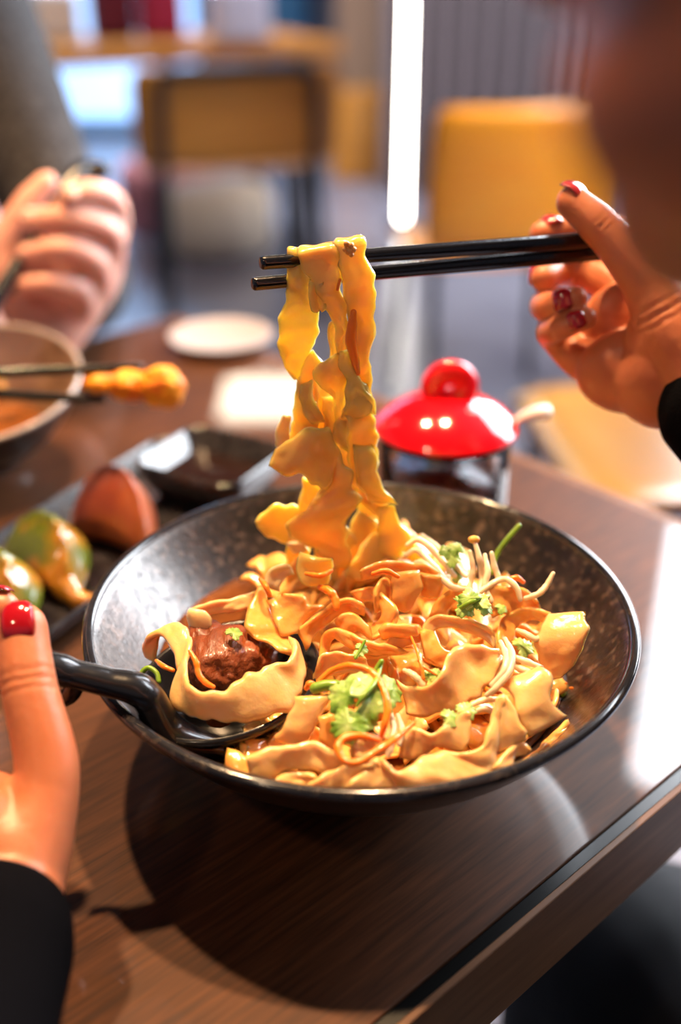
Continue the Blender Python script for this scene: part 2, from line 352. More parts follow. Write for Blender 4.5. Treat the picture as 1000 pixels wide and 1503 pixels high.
N_(D3, [(-20,590),(20,600),(60,622),(95,650)], [(-30,700),(20,738),(60,748),(100,735)], 60, 55, 'short noodle in the broth below the spoon', 'noodle_oil')
N_(D3, [(575,610),(640,540),(700,520),(760,560)], [(600,690),(680,660),(730,640),(780,600)], (68,71,72,70), 65, 'short noodle under the looped carrot shred')
# the back of the heap
N_(D4, [(85,325),(28,450),(12,560),(45,650),(150,690),(215,740)], [(125,350),(150,450),(205,570),(275,640),(325,700),(360,800)], (86,82,80,77,77,76), (84,80,76,72,70,68), 'wavy noodle sliding from the heap into the spoon', 'noodle_oil', crown=.0008)
N_(D4, [(130,420),(170,550),(230,625),(320,630)], [(230,375),(330,395),(400,430),(472,470)], (84,80,77,75), (88,87,84,80), 'fan-shaped noodle at the left of the heap', 'noodle_oil', crown=-.0015)
N_(D4, [(315,600),(390,540),(480,480),(560,425),(640,412),(725,465)], [(375,740),(430,640),(520,560),(600,500),(660,490),(730,520)], (76,79,82,85,86,84), (68,71,75,78,79,79), 'curved noodle sweeping across the back middle of the heap', 'noodle_oil', crown=.0012)
N_(D4, [(640,370),(700,350),(800,345),(890,420),(932,520),(880,600),(790,660)], [(700,440),(770,430),(815,455),(832,510),(800,555),(740,570),(690,600)], (86,87,88,86,83,79,77), (82,82,82,80,77,74,72), 'C-shaped noodle loop at the back of the heap', 'noodle_oil', crown=.0010)
N_(D4, [(540,545),(620,498),(700,520),(765,590)], [(600,650),(680,620),(735,640),(795,670)], (80,82,81,78), (74,75,74,73), 'small wrinkled noodle inside the C-shaped loop', 'noodle_oil', ruffle=.0012)
N_(D4, [(335,125),(310,215),(330,300),(400,340)], [(545,165),(540,235),(520,290),(500,330)], (98,92,88,85), (98,92,88,86), 'bright yellow noodle hanging just below the lifted ones', 'noodle_lift', crown=.001)
N_(D4, [(115,335),(140,255),(190,212),(270,205)], [(215,370),(230,310),(262,270),(300,255)], (86,90,92,92), (82,85,87,88), 'pale noodle at the back left of the heap', 'noodle_pale', crown=.0015)
N_(D1, [(55,340),(50,430),(70,520),(130,575)], [(235,320),(245,400),(225,480),(180,555)], (93,88,83,79), (94,90,85,80), 'rounded noodle to the right below the lifted ones', 'noodle_oil', crown=.0025)
N_(D1, [(235,325),(240,400),(245,480)], [(372,345),(380,420),(350,490)], (92,87,82), (91,86,81), 'rounded noodle beside the bean sprouts at the back', 'noodle_oil', crown=.002)
N_(D1, [(-130,330),(0,270),(120,262),(250,285),(370,340)], [(-120,390),(10,350),(120,345),(240,350),(360,400)], (96,98,97,95,91), (91,92,91,89,86), 'oily noodle stretched across the top of the heap', 'noodle_oil')
N_(D1, [(295,605),(330,520),(400,440),(480,405)], [(400,600),(440,530),(520,480),(580,430)], (78,82,86,88), (75,79,82,84), 'narrow noodle in front of the chopped spring onion', 'noodle_oil')
N_(D1, [(640,455),(700,418),(800,425),(880,440),(960,520)], [(680,620),(760,600),(840,590),(900,590),(985,600)], (86,88,87,85,80), (78,78,76,75,72), 'orange noodle right of the chopped spring onion', 'noodle_oil', crown=.0015)
N_(D1, [(-30,480),(-20,380),(30,370),(70,430),(90,540)], [(-40,600),(10,560),(40,500),(60,560),(40,650)], (88,92,92,88,82), (80,80,82,79,76), 'looped noodle at the centre back of the heap', 'noodle_oil')
N_(D1, [(-20,690),(20,640),(120,640),(220,665)], [(0,740),(60,730),(150,730),(240,720)], (80,83,84,82), (76,77,77,76), 'noodle lying left of the folded noodle', 'noodle_oil')
# noodle in the spoon
SG = 'noodles and meat in the black spoon'
N_(C5, [(86,384),(72,345),(96,300),(140,292),(178,335),(205,395),(212,450),(188,510),(186,562),(235,596),(300,620),(400,634),(500,630),(600,604),(665,560),(705,480),(702,400),(665,325)], [(130,404),(138,325),(165,262),(215,246),(258,282),(262,330),(248,400),(246,460),(262,492),(310,512),(372,510),(420,488),(470,458),(530,424),(585,402),(640,392),(662,345),(640,300)], (64,69,77,79,78,76,73,69,66,65,65,65,65,66,67,70,73,76), (64,73,80,82,82,82,79,77,77,77,77,78,79,80,80,80,80,80), 'broad smooth noodle coiled around the meat in the black spoon', 'noodle', ruffle=.0002, lump=.0002, th=.0026)
N_(C5, [(248,215),(290,180),(350,165),(430,148),(515,125)], [(262,262),(320,232),(350,218),(430,208),(500,190)], (76,80,81,82,83), (70,73,75,77,79), 'narrow noodle arching behind the meat in the black spoon', 'noodle')
N_(C5, [(258,190),(250,225),(262,258),(300,270)], [(320,200),(340,225),(345,255),(335,275)], (80,77,73,70), (80,78,75,71), 'hooked noodle end on the far edge of the black spoon', 'noodle_pale', crown=.002)
# lifted noodles, hanging from the chopsticks; third value = distance (mm) behind y = .404
def lifted(A, B, yA, yB, label, m='noodle_lift', **k):
    ya = lin(yA, len(A)); yb = lin(yB, len(B)); _sd[0] += 1
    k['ruffle'] = max(.0009, k.get('ruffle', 0)*1.4); k['cvar'] = .0028
    bm = strip([PY(*C3(p), .404+y/1000) for p, y in zip(A, ya)], [PY(*C3(p), .404+y/1000) for p, y in zip(B, yb)], seed=_sd[0], **k)
    return tag(build('lifted_noodle', bm, M_[m]), label, 'noodle', 'noodles lifted by the black chopsticks')
lifted([(200,175),(195,118),(196,105),(192,180),(190,290),(163,370),(155,450),(175,540),(202,595),(225,622)], [(285,175),(262,118),(262,108),(280,180),(298,270),(325,345),(328,410),(300,490),(275,540),(240,632)], (9,8,3.5,3,2,2,2,3,4,5), (9,8,3.5,3,2,2,2,3,4,5), 'pale translucent noodle flap hanging at the left of the lifted bundle', 'noodle_lift', ruffle=.0003, thick=.0019)
lifted([(262,190),(245,105),(238,112),(258,170),(288,240),(335,315),(370,365),(388,430),(392,500),(432,565),(470,620)], [(400,200),(392,78),(400,80),(415,170),(412,250),(436,310),(436,380),(446,430),(442,480),(452,560),(500,640)], (9,6,-4.2,-5,-5,-4,-4,-3,-2,-1,0), (9,6,-4.2,-5,-5,-4,-4,-3,-2,-1,0), 'glossy noodle draped over the chopsticks at the centre of the lifted bundle', 'noodle_lift', ruffle=.0006, thick=.0028, crown=-.0012)
lifted([(400,200),(392,72),(388,74),(405,190),(425,300),(438,400),(455,500),(440,620),(432,700),(440,800),(442,960),(490,1100),(560,1172)], [(512,180),(505,58),(503,62),(536,190),(553,280),(541,350),(548,420),(530,520),(538,600),(545,760),(562,890),(560,1030),(620,1110)], (9,6,-4.4,-5,-5,-4,-4,-4,-4,-4,-3,-2,0), (9,6,-4.4,-5,-5,-4,-3,-3,-3,-3,-3,-2,0), 'long smooth noodle forming the right edge of the lifted bundle', 'noodle_lift', ruffle=.0007, thick=.0026, crown=-.0010)
lifted([(288,225),(288,290),(296,345),(318,356)], [(340,230),(345,290),(350,330),(335,352)], -6.2, -6.2, 'small drip of noodle under the upper chopstick', 'noodle_lift', thick=.003, crown=-.002)
lifted([(388,385),(360,405),(358,455),(372,512),(362,560)], [(398,385),(405,430),(402,480),(420,530),(430,570)], 3, 3, 'small curled yellow noodle behind the gap in the lifted bundle', 'noodle_lift')
lifted([(300,500),(262,545),(236,640),(222,740),(205,820),(196,900)], [(345,555),(330,600),(322,680),(330,760),(330,860),(330,930)], (4,4,3,3,2,2), (3,3,3,3,2,2), 'left strand of the lifted bundle below the pale flap', 'noodle_lift', ruffle=.0008)
lifted([(318,560),(296,600),(330,650),(375,690),(385,780),(375,870)], [(400,510),(445,560),(440,650),(430,720),(445,800),(455,920)], (-2,-3,-2,-1,0,0), (-3,-3,-2,-1,0,0), 'knotted noodle in the middle of the lifted bundle', 'noodle_lift', ruffle=.0014, rfreq=1.4)
lifted([(440,600),(430,700),(400,800),(410,900),(440,1000),(470,1080)], [(520,640),(545,735),(470,800),(450,900),(470,1000),(480,1060)], (-5,-5,0,2,2,2), (-6,-5,0,2,2,2), 'noodle twisting away behind the right strand of the lifted bundle', 'noodle_lift', ruffle=.0007)
lifted([(240,620),(280,690),(290,800),(300,900),(400,960),(430,1060)], [(360,600),(400,700),(430,800),(440,900),(460,980),(480,1080)], 7, 7, 'thin backlit noodle at the back of the lifted bundle', 'noodle_lift')
lifted([(148,898),(215,850),(318,806),(392,872),(436,960),(470,1055),(492,1105),(448,1168),(430,1240),(457,1325),(432,1388)], [(120,968),(190,1000),(275,1018),(345,1062),(372,1052),(322,1082),(262,1150),(196,1198),(232,1258),(318,1312),(385,1378)], (-8,-9,-10,-11,-12,-12,-13,-12,-11,-9,-7), (-10,-12,-14,-16,-13,-10,-9,-10,-9,-7,-6), 'large twisted noodle folding forward at the bottom of the lifted bundle', 'noodle_lift', ruffle=.0008, thick=.0030)
lifted([(182,762),(165,800),(150,845),(146,890)], [(212,770),(208,820),(205,860),(200,900)], -1, 0, 'small square noodle end poking out at the left of the bundle', 'noodle_pale')
lifted([(65,1195),(90,1158),(135,1130),(200,1122),(280,1140),(340,1160)], [(78,1212),(120,1252),(180,1278),(235,1282),(290,1272),(340,1250)], (-2,0,1,2,3,4), (-3,-1,0,1,2,3), 'pointed pale noodle flap low at the left of the bundle', 'noodle_lift', crown=-.001)
lifted([(260,1010),(250,1080),(235,1160),(190,1290),(215,1420)], [(345,1060),(330,1120),(300,1200),(280,1300),(300,1420)], (2,3,4,4,5), (2,3,4,4,5), 'noodle running straight down behind the twisted fold', 'noodle_lift')
lifted([(488,1150),(440,1230),(430,1320),(330,1380),(240,1425)], [(565,1190),(545,1290),(500,1370),(400,1450),(300,1490)], (4,3,2,-2,-5), (4,3,2,-2,-5), 'yellow noodle curving left at the foot of the bundle', 'noodle_lift')
lifted([(560,1130),(548,1230),(500,1320),(440,1390)], [(628,1120),(650,1200),(690,1250),(640,1360)], (-1,-1,-2,-4), (-1,-1,-3,-5), 'wrinkled noodle at the right foot of the bundle', 'noodle_lift', ruffle=.0014, rfreq=1.5)
lifted([(540,1190),(600,1290),(600,1380),(560,1460)], [(650,1190),(705,1260),(760,1400),(740,1480)], 5, 5, 'noodle spreading right where the bundle meets the heap', 'noodle_lift', ruffle=.0010)
lifted([(200,1270),(190,1290),(230,1320)], [(262,1275),(275,1290),(290,1310)], -3, -3, 'scrap of pale noodle beneath the pointed flap', 'noodle_pale')
lifted([(330,1380),(300,1300),(330,1230),(420,1200)], [(420,1480),(400,1390),(430,1310),(500,1270)], (-4,-2,0,3), (-4,-2,0,3), 'amber noodle arching at the foot of the bundle, behind the twisted fold')
lifted([(190,1430),(200,1370),(260,1330),(340,1350)], [(230,1500),(270,1440),(320,1420),(380,1440)], 0, 0, 'noodle curled low left of the foot of the bundle', 'noodle_oil')
lifted([(420,1390),(470,1330),(520,1250),(600,1230)], [(470,1480),(540,1420),(600,1350),(680,1330)], (-8,-5,-2,1), (-8,-5,-2,1), 'broad shiny noodle at the front of the foot of the bundle', ruffle=.0009)
lifted([(300,1330),(380,1300),(470,1290),(560,1320)], [(290,1430),(380,1400),(470,1400),(560,1430)], 8, 8, 'noodle lying across the back of the foot of the bundle', 'noodle_lift')
lifted([(450,1000),(470,1080),(470,1180),(440,1280)], [(560,1030),(570,1100),(560,1200),(530,1300)], 6, 8, 'deep amber noodle behind the right strand of the bundle')
lifted([(408,505),(400,560),(430,620),(425,700),(455,760)], [(445,500),(465,570),(500,640),(540,700),(550,770)], (-5,-6,-7,-6,-5), (-5,-6,-7,-7,-6), 'crinkled strip crossing the middle right of the lifted bundle', ruffle=.0012, rfreq=1.3)
lifted([(250,640),(245,700),(262,760),(290,800)], [(300,620),(300,690),(325,740),(350,790)], (-1,-2,-2,-2), (-1,-2,-2,-2), 'bright scalloped strip above the large twisted noodle', ruffle=.0012, rfreq=1.4)
lifted([(330,690),(340,760),(345,850)], [(385,690),(392,760),(400,860)], 1, 1, 'glowing yellow strip at the centre of the lifted bundle')
lifted([(455,880),(460,960),(480,1040),(520,1120)], [(545,880),(562,950),(575,1040),(640,1120)], (-5,-6,-6,-5), (-5,-6,-6,-5), 'lower right strand of the lifted bundle with a wavy edge', ruffle=.0011, rfreq=1.3)
# ---- the rest of the heap
rng = random.Random(11)
poly = [(392,880),(440,850),(520,840),(620,820),(700,830),(780,880),(830,915),(835,1000),(800,1075),(700,1120),(560,1150),(420,1148),(350,1118),(400,1068),(440,1030),(452,960),(420,915)]
def inside(x, y):
    c = False; j = len(poly)-1
    for i in range(len(poly)):
        if (poly[i][1] > y) != (poly[j][1] > y) and x < (poly[j][0]-poly[i][0])*(y-poly[i][1])/(poly[j][1]-poly[i][1])+poly[i][0]: c = not c
        j = i
    return c
def mound(x, y): return .056+.020*math.exp(-((x-.012)**2+(y-.410)**2)/.055**2)
def wall_r(z): # inner radius of the bowl at height z
    P = [(.010, .0), (.0105, .02), (.014, .040), (.0215, .058), (.033, .075), (.0465, .090), (.059, .101), (.0705, .1095)]
    for a, b in zip(P, P[1:]):
        if z <= b[0]: return a[1]+(b[1]-a[1])*(z-a[0])/(b[0]-a[0])
    return .1095
cnt = 0; heap = []
while cnt < 120:
    px, py = rng.uniform(330, 840), rng.uniform(820, 1150)
    if not inside(px, py): continue
    layer = rng.random()
    p = PZ(px, py, .052); x, y = p.x, p.y; h = rng.uniform(0, 6.28); L = rng.uniform(.035, .075); n = 10
    k0 = rng.uniform(-32, 32); pts = []; ph = rng.uniform(0, 6)
    dz = -.003-.018*layer
    x -= math.cos(h)*L/2; y -= math.sin(h)*L/2
    for i in range(n):
        z = mound(x, y)+dz+.004*math.sin(i*.9+ph)
        q = Vector((x-BC.x, y-BC.y, 0)); mr = wall_r(z)-.009
        if q.length > mr: q = q*(mr/q.length)
        pts.append(Vector((BC.x+q.x, BC.y+q.y, T+z)))
        h += k0*L/n*(1+.8*math.sin(i*.8+ph)); x += math.cos(h)*L/n; y += math.sin(h)*L/n
    w = rng.uniform(.0055, .0078); ro = rng.choice([-1, 1])*rng.uniform(.0, .6); tw = rng.uniform(-.25, .25)
    A = []; B = []
    for i in range(n):
        d = (pts[min(n-1, i+1)]-pts[max(0, i-1)]); d = d.normalized() if d.length > 1e-7 else Vector((1, 0, 0))
        s = d.cross(Vector((0, 0, 1))).normalized(); a = ro+tw*i+.4*math.sin(i*.7+ph)
        v = s*math.cos(a)+Vector((0, 0, 1))*math.sin(a)
        A.append(pts[i]-v*w); B.append(pts[i]+v*w)
    bm = strip(A, B, .0024, crown=rng.uniform(-.002, .002), ruffle=rng.uniform(.0003, .0011), rfreq=rng.uniform(.8, 1.5), lump=.0004, seed=cnt*1.3+50)
    o = build('wide_noodle', bm, M_[rng.choice(['noodle', 'noodle_oil', 'noodle_oil'])])
    tag(o, 'wide noodle tangled into the lower layers of the heap in the large bowl', 'noodle', G); cnt += 1

# ================================================================ toppings
def string(name, cf, pts, zs, r, m, label, cat, group=None, head=None, n=8):
    z = lin([q/1000 for q in zs] if isinstance(zs, (list, tuple)) else zs/1000, len(pts))
    bm = NB(); W = [PZ(*cf(p), q) for p, q in zip(pts, z)]
    tube(bm, W, r if isinstance(r, list) else [r*.7]+[r]*(len(pts)-2)+[r*.75], n, wob=.22, seed=_sd[0]); _sd[0] += 1
    o = tag(build(name, bm, M_[m]), label, cat, group)
    if head:
        bm = NB(); ell(bm, W[0]-o.location, (r*1.9, r*1.3, r*1.3)); 
        me = bpy.data.meshes.new('sprout_head'); bm.to_mesh(me); bm.free(); link('sprout_head', me, M_['sprout_head'], o)
    return o
I_ = lambda p: p
SP_ = 'bean sprouts in the large bowl'
sl = [('bean sprout right of the lifted noodles, farthest back of its clump', [(598,800),(615,792),(640,812),(668,845)]),
      ('bean sprout leaning on the heap right of the lifted noodles', [(596,815),(612,808),(636,830),(660,858)]),
      ('curved bean sprout lowest of the clump right of the lifted noodles', [(600,832),(618,826),(640,842),(665,862),(690,866)]),
      ('bean sprout crossing to the small green leaf at the back', [(620,786),(645,806),(662,825),(684,846)])]
for i, (l, p) in enumerate(sl): string('bean_sprout', I_, p, (92-i*1.5, 94-i*1.5, 91-i, 86), .0014, 'sprout', l, 'bean sprout', SP_)
sl2 = [('bean sprout bending over the top of the orange noodles', [(690,880),(715,862),(740,850),(758,862),(764,880)], (86,88,90,88,84), 1),
       ('bean sprout standing upright with a yellow head at the back of the heap', [(696,792),(704,820),(708,850),(700,880)], (102,96,88,84), 1),
       ('bean sprout leaning left in the upright clump at the back', [(690,810),(694,835),(690,860),(684,884)], (98,92,86,82), 0),
       ('bean sprout right of the upright clump at the back', [(722,812),(726,832),(732,850),(730,872)], (96,91,87,84), 0),
       ('thick bean sprout in the middle of the upright clump', [(712,815),(716,840),(712,860),(722,882)], (96,92,88,84), 0),
       ('thin bean sprout reaching to the right wall of the bowl', [(812,842),(802,860),(790,872),(772,878)], (92,88,86,84), 0),
       ('translucent bean sprout draped between the two glossy front noodles', [(742,938),(752,960),(748,985),(728,1010),(715,1020)], (84,85,83,79,76), 0),
       ('bean sprout alongside the draped one at the front', [(735,942),(743,962),(740,985),(722,1005)], (84,85,83,79), 0),
       ('pale bean sprout behind the square-cut noodle', [(748,962),(770,970),(795,980)], (82,82,80), 0),
       ('pale bean sprout behind the square-cut noodle, lower', [(745,975),(770,984),(790,992)], (80,80,79), 0),
       ('bean sprout peeping out under the thick glossy noodle', [(690,1036),(710,1028),(732,1026)], (72,73,72), 0),
       ('second bean sprout under the thick glossy noodle', [(694,1046),(712,1040),(730,1048)], (70,71,69), 0),
       ('bean sprout lying left of the thick glossy noodle', [(594,984),(606,990),(618,1002),(624,1012)], (78,79,77,74), 0),
       ('bean sprout between the carrot shreds', [(574,1046),(578,1070),(574,1095),(570,1108)], (74,73,71,69), 0),
       ('bean sprout beneath the looped carrot shred', [(584,1050),(590,1072),(586,1092)], (72,71,69), 0),
       ('short bean sprout under the arched noodle on the right', [(760,925),(772,930),(786,938),(794,934)], (76,76,75,74), 0)]
for l, p, z, h in sl2: string('bean_sprout', I_, p, z, .0013, 'sprout', l, 'bean sprout', SP_, head=h)
CG = 'carrot shreds in the large bowl'
cs = [('long carrot shred arching over the cilantro leaf', [(468,1000),(488,984),(516,977),(544,985),(562,1010),(569,1040),(564,1066),(560,1082)], (79,82,86,86,85,82,78,74), .0016),
      ('carrot shred tied in a loop at the front of the bowl', [(556,1086),(530,1080),(505,1084),(496,1098),(506,1116),(526,1119),(548,1106),(575,1088),(606,1062)], (75,77,77,76,74,74,75,76,74), .0017),
      ('bright carrot shred bent against the meat in the spoon', [(279,956),(288,972),(292,990),(302,1002),(313,1008)], (84,82,79,77,76), .0015),
      ('thin carrot shred inside the left curl of the spoon noodle', [(230,970),(240,978),(254,984)], (72,73,73), .0014),
      ('small carrot end beside the spoon tip', [(450,1010),(455,1004),(462,1006)], (76,78,76), .0018),
      ('carrot shred curved behind the C-shaped noodle', [(470,862),(484,868),(492,880),(494,892)], (90,91,89,87), .0022),
      ('carrot shred at the foot of the lifted noodles', [(450,842),(470,845),(486,838)], (94,95,95), .0016),
      ('carrot shred at the far left of the heap', [(382,850),(390,860),(396,874)], (90,91,88), .0016),
      ('carrot shred under the right foot of the lifted noodles', [(548,842),(566,838),(584,846)], (99,100,98), .0016),
      ('fine carrot shred curling right of the cilantro', [(604,935),(612,955),(618,975),(622,995)], (82,83,82,79), .0008),
      ('fine carrot shred crossing the curled one', [(614,970),(624,980),(640,990)], (81,81,79), .0007),
      ('carrot shred half hidden by the bean sprouts at the back', [(745,852),(758,848),(768,854)], (88,89,87), .0016),
      ('short carrot shred beside the square-cut noodle', [(716,1012),(726,1014),(735,1018)], (77,77,76), .0013)]
for l, p, z, r in cs: string('carrot_shred', I_, p, z, r*.8, 'carrot', l, 'carrot', CG)
bm = NB(); tube(bm, [PY(*C3(p), .404-.0075) for p in [(462,350),(456,410),(452,470),(468,540),(480,595)]], [.0012, .0020, .0022, .0018, .001], 8)
tag(build('carrot_shred', bm, M_['carrot']), 'carrot shred stuck to the lifted noodles', 'carrot')
bm = NB(); tube(bm, [PY(*C3(p), .404-.0068) for p in [(408,220),(402,240),(398,260)]], .0006, 8)
tag(build('chili_flake', bm, M_['carrot']), 'tiny orange flake on the lifted noodles', 'chili flake')
# cilantro
def leaflet(cx, cy, z, R, ang, tiltx, tilty, name, label, lobes=5, par=None):
    bm = NB(); n = 64; rad = 9; c = PZ(cx, cy, z); rings = []
    rot = Matrix.Rotation(ang, 3, 'Z'); tl = Matrix.Rotation(tiltx, 3, 'X') @ Matrix.Rotation(tilty, 3, 'Y')
    rows = []
    for i in range(rad):
        f = i/(rad-1); row = []
        for k in range(n):
            th = 2*math.pi*k/n; s = abs(math.sin(th*lobes/2+.3))**.6
            rr = R*(.72+.28*s)*(1+.07*math.sin(th*lobes*3.1+ang))*(1 if abs(math.atan2(math.sin(th), math.cos(th))) < 2.6 else .45)
            x, y = rr*f*math.cos(th), rr*f*math.sin(th)
            zz = R*(.10*math.cos(th*lobes)*f*f-.22*f*f+.06*noise.noise(Vector((x*300, y*300, ang))))
            row.append(c+tl @ (rot @ Vector((x, y, 0)))+tl @ Vector((0, 0, zz)))
        rows.append(row)
    vt = [[bm.verts.new(p) for p in r] for r in rows]; vb = [[bm.verts.new(p-tl @ Vector((0, 0, .0005 if i < rad-1 else .0001))) for p in r] for i, r in enumerate(rows)]
    for V, fl in ((vt, 1), (vb, 0)):
        for i in range(rad-1):
            for k in range(n):
                k2 = (k+1) % n; q = (V[i][k], V[i+1][k], V[i+1][k2], V[i][k2]); bm.faces.new(q if fl else q[::-1])
    for k in range(n): bm.faces.new((vt[-1][k], vb[-1][k], vb[-1][(k+1) % n], vt[-1][(k+1) % n]))
    bmesh.ops.remove_doubles(bm, verts=bm.verts, dist=1e-6)
    return build(name, bm, M_['cilantro'], par)
cl = empty('cilantro_sprig', PZ(530, 1030, .082), 'large pale green cilantro sprig on the noodles at the front of the bowl', 'herb')
for a in [(545,1018,.084,.0095,.3,.35,.15,5),(508,1020,.0845,.0080,2.2,.45,-.35,5),(512,1062,.080,.0070,-2.1,.6,-.2,5),(532,1050,.080,.0065,-1.0,.7,.2,5),(572,1010,.080,.0065,1.0,.3,.5,3),(532,1002,.086,.0065,1.6,.2,0,3)]:
    leaflet(*a[:7], 'leaf', '', a[7], cl)
bm = NB(); tube(bm, [PZ(524,1036,.083), PZ(535,1020,.086), PZ(552,1000,.086), PZ(560,972,.085)], [.0006, .0009, .0010, .0009], 8); build('stem', bm, M_['stem'], cl)
def sprig(name, label, lv, st=None, r=.001):
    c = empty(name, PZ(lv[0][0], lv[0][1], lv[0][2]) if lv else PZ(*st[0]), label, 'herb', 'green herbs in the large bowl')
    for a in lv: leaflet(*a[:7], 'leaf', '', a[7] if len(a) > 7 else 5, c)
    if st:
        bm = NB(); tube(bm, [PZ(*s) for s in st], r, 8); build('stem', bm, M_['stem'], c)
sprig('cilantro_sprig', 'small cilantro leaf on the pale bumpy noodle', [(531,952,.084,.0028,.5,.5,.2), (527,960,.083,.0022,2,.5,.2)], [(522,966,.082), (530,952,.084), (536,940,.086)], .0006)
sprig('spring_onion', 'bright green onion piece beside the cilantro leaf', [], [(463,1010,.079), (478,1006,.080), (494,1006,.080)], .0021)
sprig('cilantro_sprig', 'chopped glossy herb cluster at the back right of the heap', [(682,888,.090,.0055,0,.4,.3), (700,882,.091,.0055,1.4,.2,-.3), (690,878,.093,.0045,2.5,.6,0), (712,890,.089,.004,4,.3,.3)], [(672,896,.088), (690,884,.092), (716,876,.090)], .001)
sprig('cilantro_sprig', 'green leaf behind the white bean sprouts', [(662,816,.094,.0050,.5,.5,.1), (670,806,.096,.0038,2,.6,.1), (655,808,.096,.0032,3,.5,0)])
sprig('cilantro_sprig', 'dark green leaf bit under the white bean sprouts', [(668,842,.086,.0040,.5,.5,.1)])
sprig('green_herb', 'thin green stem sticking up at the back right', [], [(762,772,.099), (742,795,.094), (728,816,.089), (722,840,.085)], .0012)
sprig('cilantro_sprig', 'dark green leaf left of the thick glossy noodle', [(632,994,.078,.0038,.5,.5,.1), (640,990,.079,.003,2.2,.5,.1)])
sprig('cilantro_sprig', 'flat green leaf under the thick glossy noodle', [(660,1054,.0745,.0042,.2,.4,.1), (685,1042,.0755,.004,.9,.4,.1)])
sprig('cilantro_sprig', 'dark leaf in the shade of the arched noodle on the right', [(768,948,.070,.0050,.4,.3,.1), (735,892,.082,.003,.4,.3,.1)])
sprig('herb_scrap', 'green herb scrap stuck to the right inner wall of the bowl', [(829,1012,.046,.0026,.9,.2,.9)], [(826,1020,.0455), (829,1005,.049)], .0008)
sprig('green_herb', 'short green stem right above the cilantro sprig', [], [(548,990,.084), (554,980,.086), (560,971,.088)], .001)
sprig('herb_scrap', 'pale green scrap on the meat in the spoon', [(343,928,.082,.0036,.9,.2,.1)])
sprig('green_herb', 'curled pale green stem on the left lip of the spoon', [], [(212,1000,.068), (208,988,.070), (218,980,.072), (230,988,.071), (233,1000,.069)], .0010)
# meat
bm = NB(); c = PZ(338, 966, .066)
ell(bm, c, (.0185, .0165, .0115), Matrix.Rotation(.5, 3, 'Z'), 5); ell(bm, c+Vector((-.010, .009, .003)), (.008, .008, .007), None, 4)
for v in bm.verts:
    d = v.co-c; q = Vector((d.x*150+d.z*60, d.y*55, d.z*120))
    v.co = c+d*(1+.16*noise.noise(q)+.10*noise.noise(q*2.6)+.05*noise.noise(q*6))
tag(build('beef_chunk', bm, M_['beef']), 'reddish brown braised beef chunk held in the black spoon', 'meat')
# garlic bits on the top of the lifted noodles
b = empty('garlic_crumb', PY(512, 366, .396), 'browned garlic crumb on top of the lifted noodles', 'crumb')
bm = NB()
for (x, y, r) in ((509,358,.0012),(515,360,.0013),(507,366,.0011),(513,369,.0016),(519,366,.0012),(516,374,.001)): ell(bm, PY(x, y, .3945), r, None, 2)
build('crumb_bits', bm, M_['sesame'], b)
for i, (x, y, z, l) in enumerate([(770,998,.050,'tiny chili flake on the dark right inner wall'), (779,1005,.049,'tiny chili flake below its twin on the dark right wall'), (858,935,.060,'tiny chili flake high on the right wall')]):
    bm = NB(); p = PZ(x+60, y+5, z); ell(bm, p, (.0010, .0006, .0006), None, 2); tag(build('chili_flake', bm, M_['carrot']), l, 'chili flake')
# ================================================================ the black spoon in the bowl
sc = PZ(337, 992, .063); nk = PZ(212, 1018, .0755); he = PZ(84, 982, .089)
X = (sc-nk); X.z = 0; X.normalize(); Y = Vector((-X.y, X.x, 0)); Zv = (Vector((0, 0, 1))+Y*.04-X*.10).normalized(); X = (X-Zv*X.dot(Zv)).normalized(); Y = Zv.cross(X)
sp = empty('ramen_spoon', sc, 'deep black spoon resting in the large bowl, held by the hand with red nails', 'spoon')
def SL(x, y, z): return sc+X*x+Y*y+Zv*z
bm = NB(); a_, b_, dp, th = .0355, .0330, .019, .0022; nr, ns = 14, 64; rows = []
def rimp(t): 
    c, s = math.cos(t), math.sin(t); return (a_*c*(1.0 if c > 0 else 1.06), b_*s)
for i in range(nr+1):
    f = i/nr; rows.append([bm.verts.new(SL(*(q*f for q in rimp(2*math.pi*k/ns)), -dp*(1-f**2.6))) for k in range(ns)] if i else [bm.verts.new(SL(0, 0, -dp))])
rows.append([bm.verts.new(SL(*(q*1.03 for q in rimp(2*math.pi*k/ns)), .0008)) for k in range(ns)])
for i in range(nr, -1, -1):
    f = i/nr; rows.append([bm.verts.new(SL(*(q*(f+.062*f) for q in rimp(2*math.pi*k/ns)), -dp*(1-f**2.6)-th*(1-.3*f))) for k in range(ns)] if i else [bm.verts.new(SL(0, 0, -dp-th))])
for A, B in zip(rows, rows[1:]):
    for k in range(ns):
        k2 = (k+1) % ns
        if len(A) == 1: bm.faces.new((A[0], B[k], B[k2]))
        elif len(B) == 1: bm.faces.new((A[k], B[0], A[k2]))
        else: bm.faces.new((A[k], B[k], B[k2], A[k2]))
build('spoon_bowl', bm, M_['blackspoon'], sp)
bm = NB()
tube(bm, [SL(-.020, -.018, -.013), SL(-.034, -.006, -.003), nk, nk.lerp(he, .45)+Vector((0, 0, .0005)), nk.lerp(he, .8), he, he+(he-nk).normalized()*.022], [.005, .0090, .0074, .0062, .0060, .0070, .0060], 20, seg=60, flat=.78)
build('handle', bm, M_['blackspoon'], sp)
bm = NB(); hp = nk.lerp(he, .86)
tube(bm, [hp+Vector((.002, .0, -.001)), hp+Vector((.001, -.001, -.006)), hp+Vector((-.003, -.001, -.0105)), hp+Vector((-.010, 0, -.0095))], [.0038, .0036, .0034, .0028], 14)
build('hook', bm, M_['blackspoon'], sp)
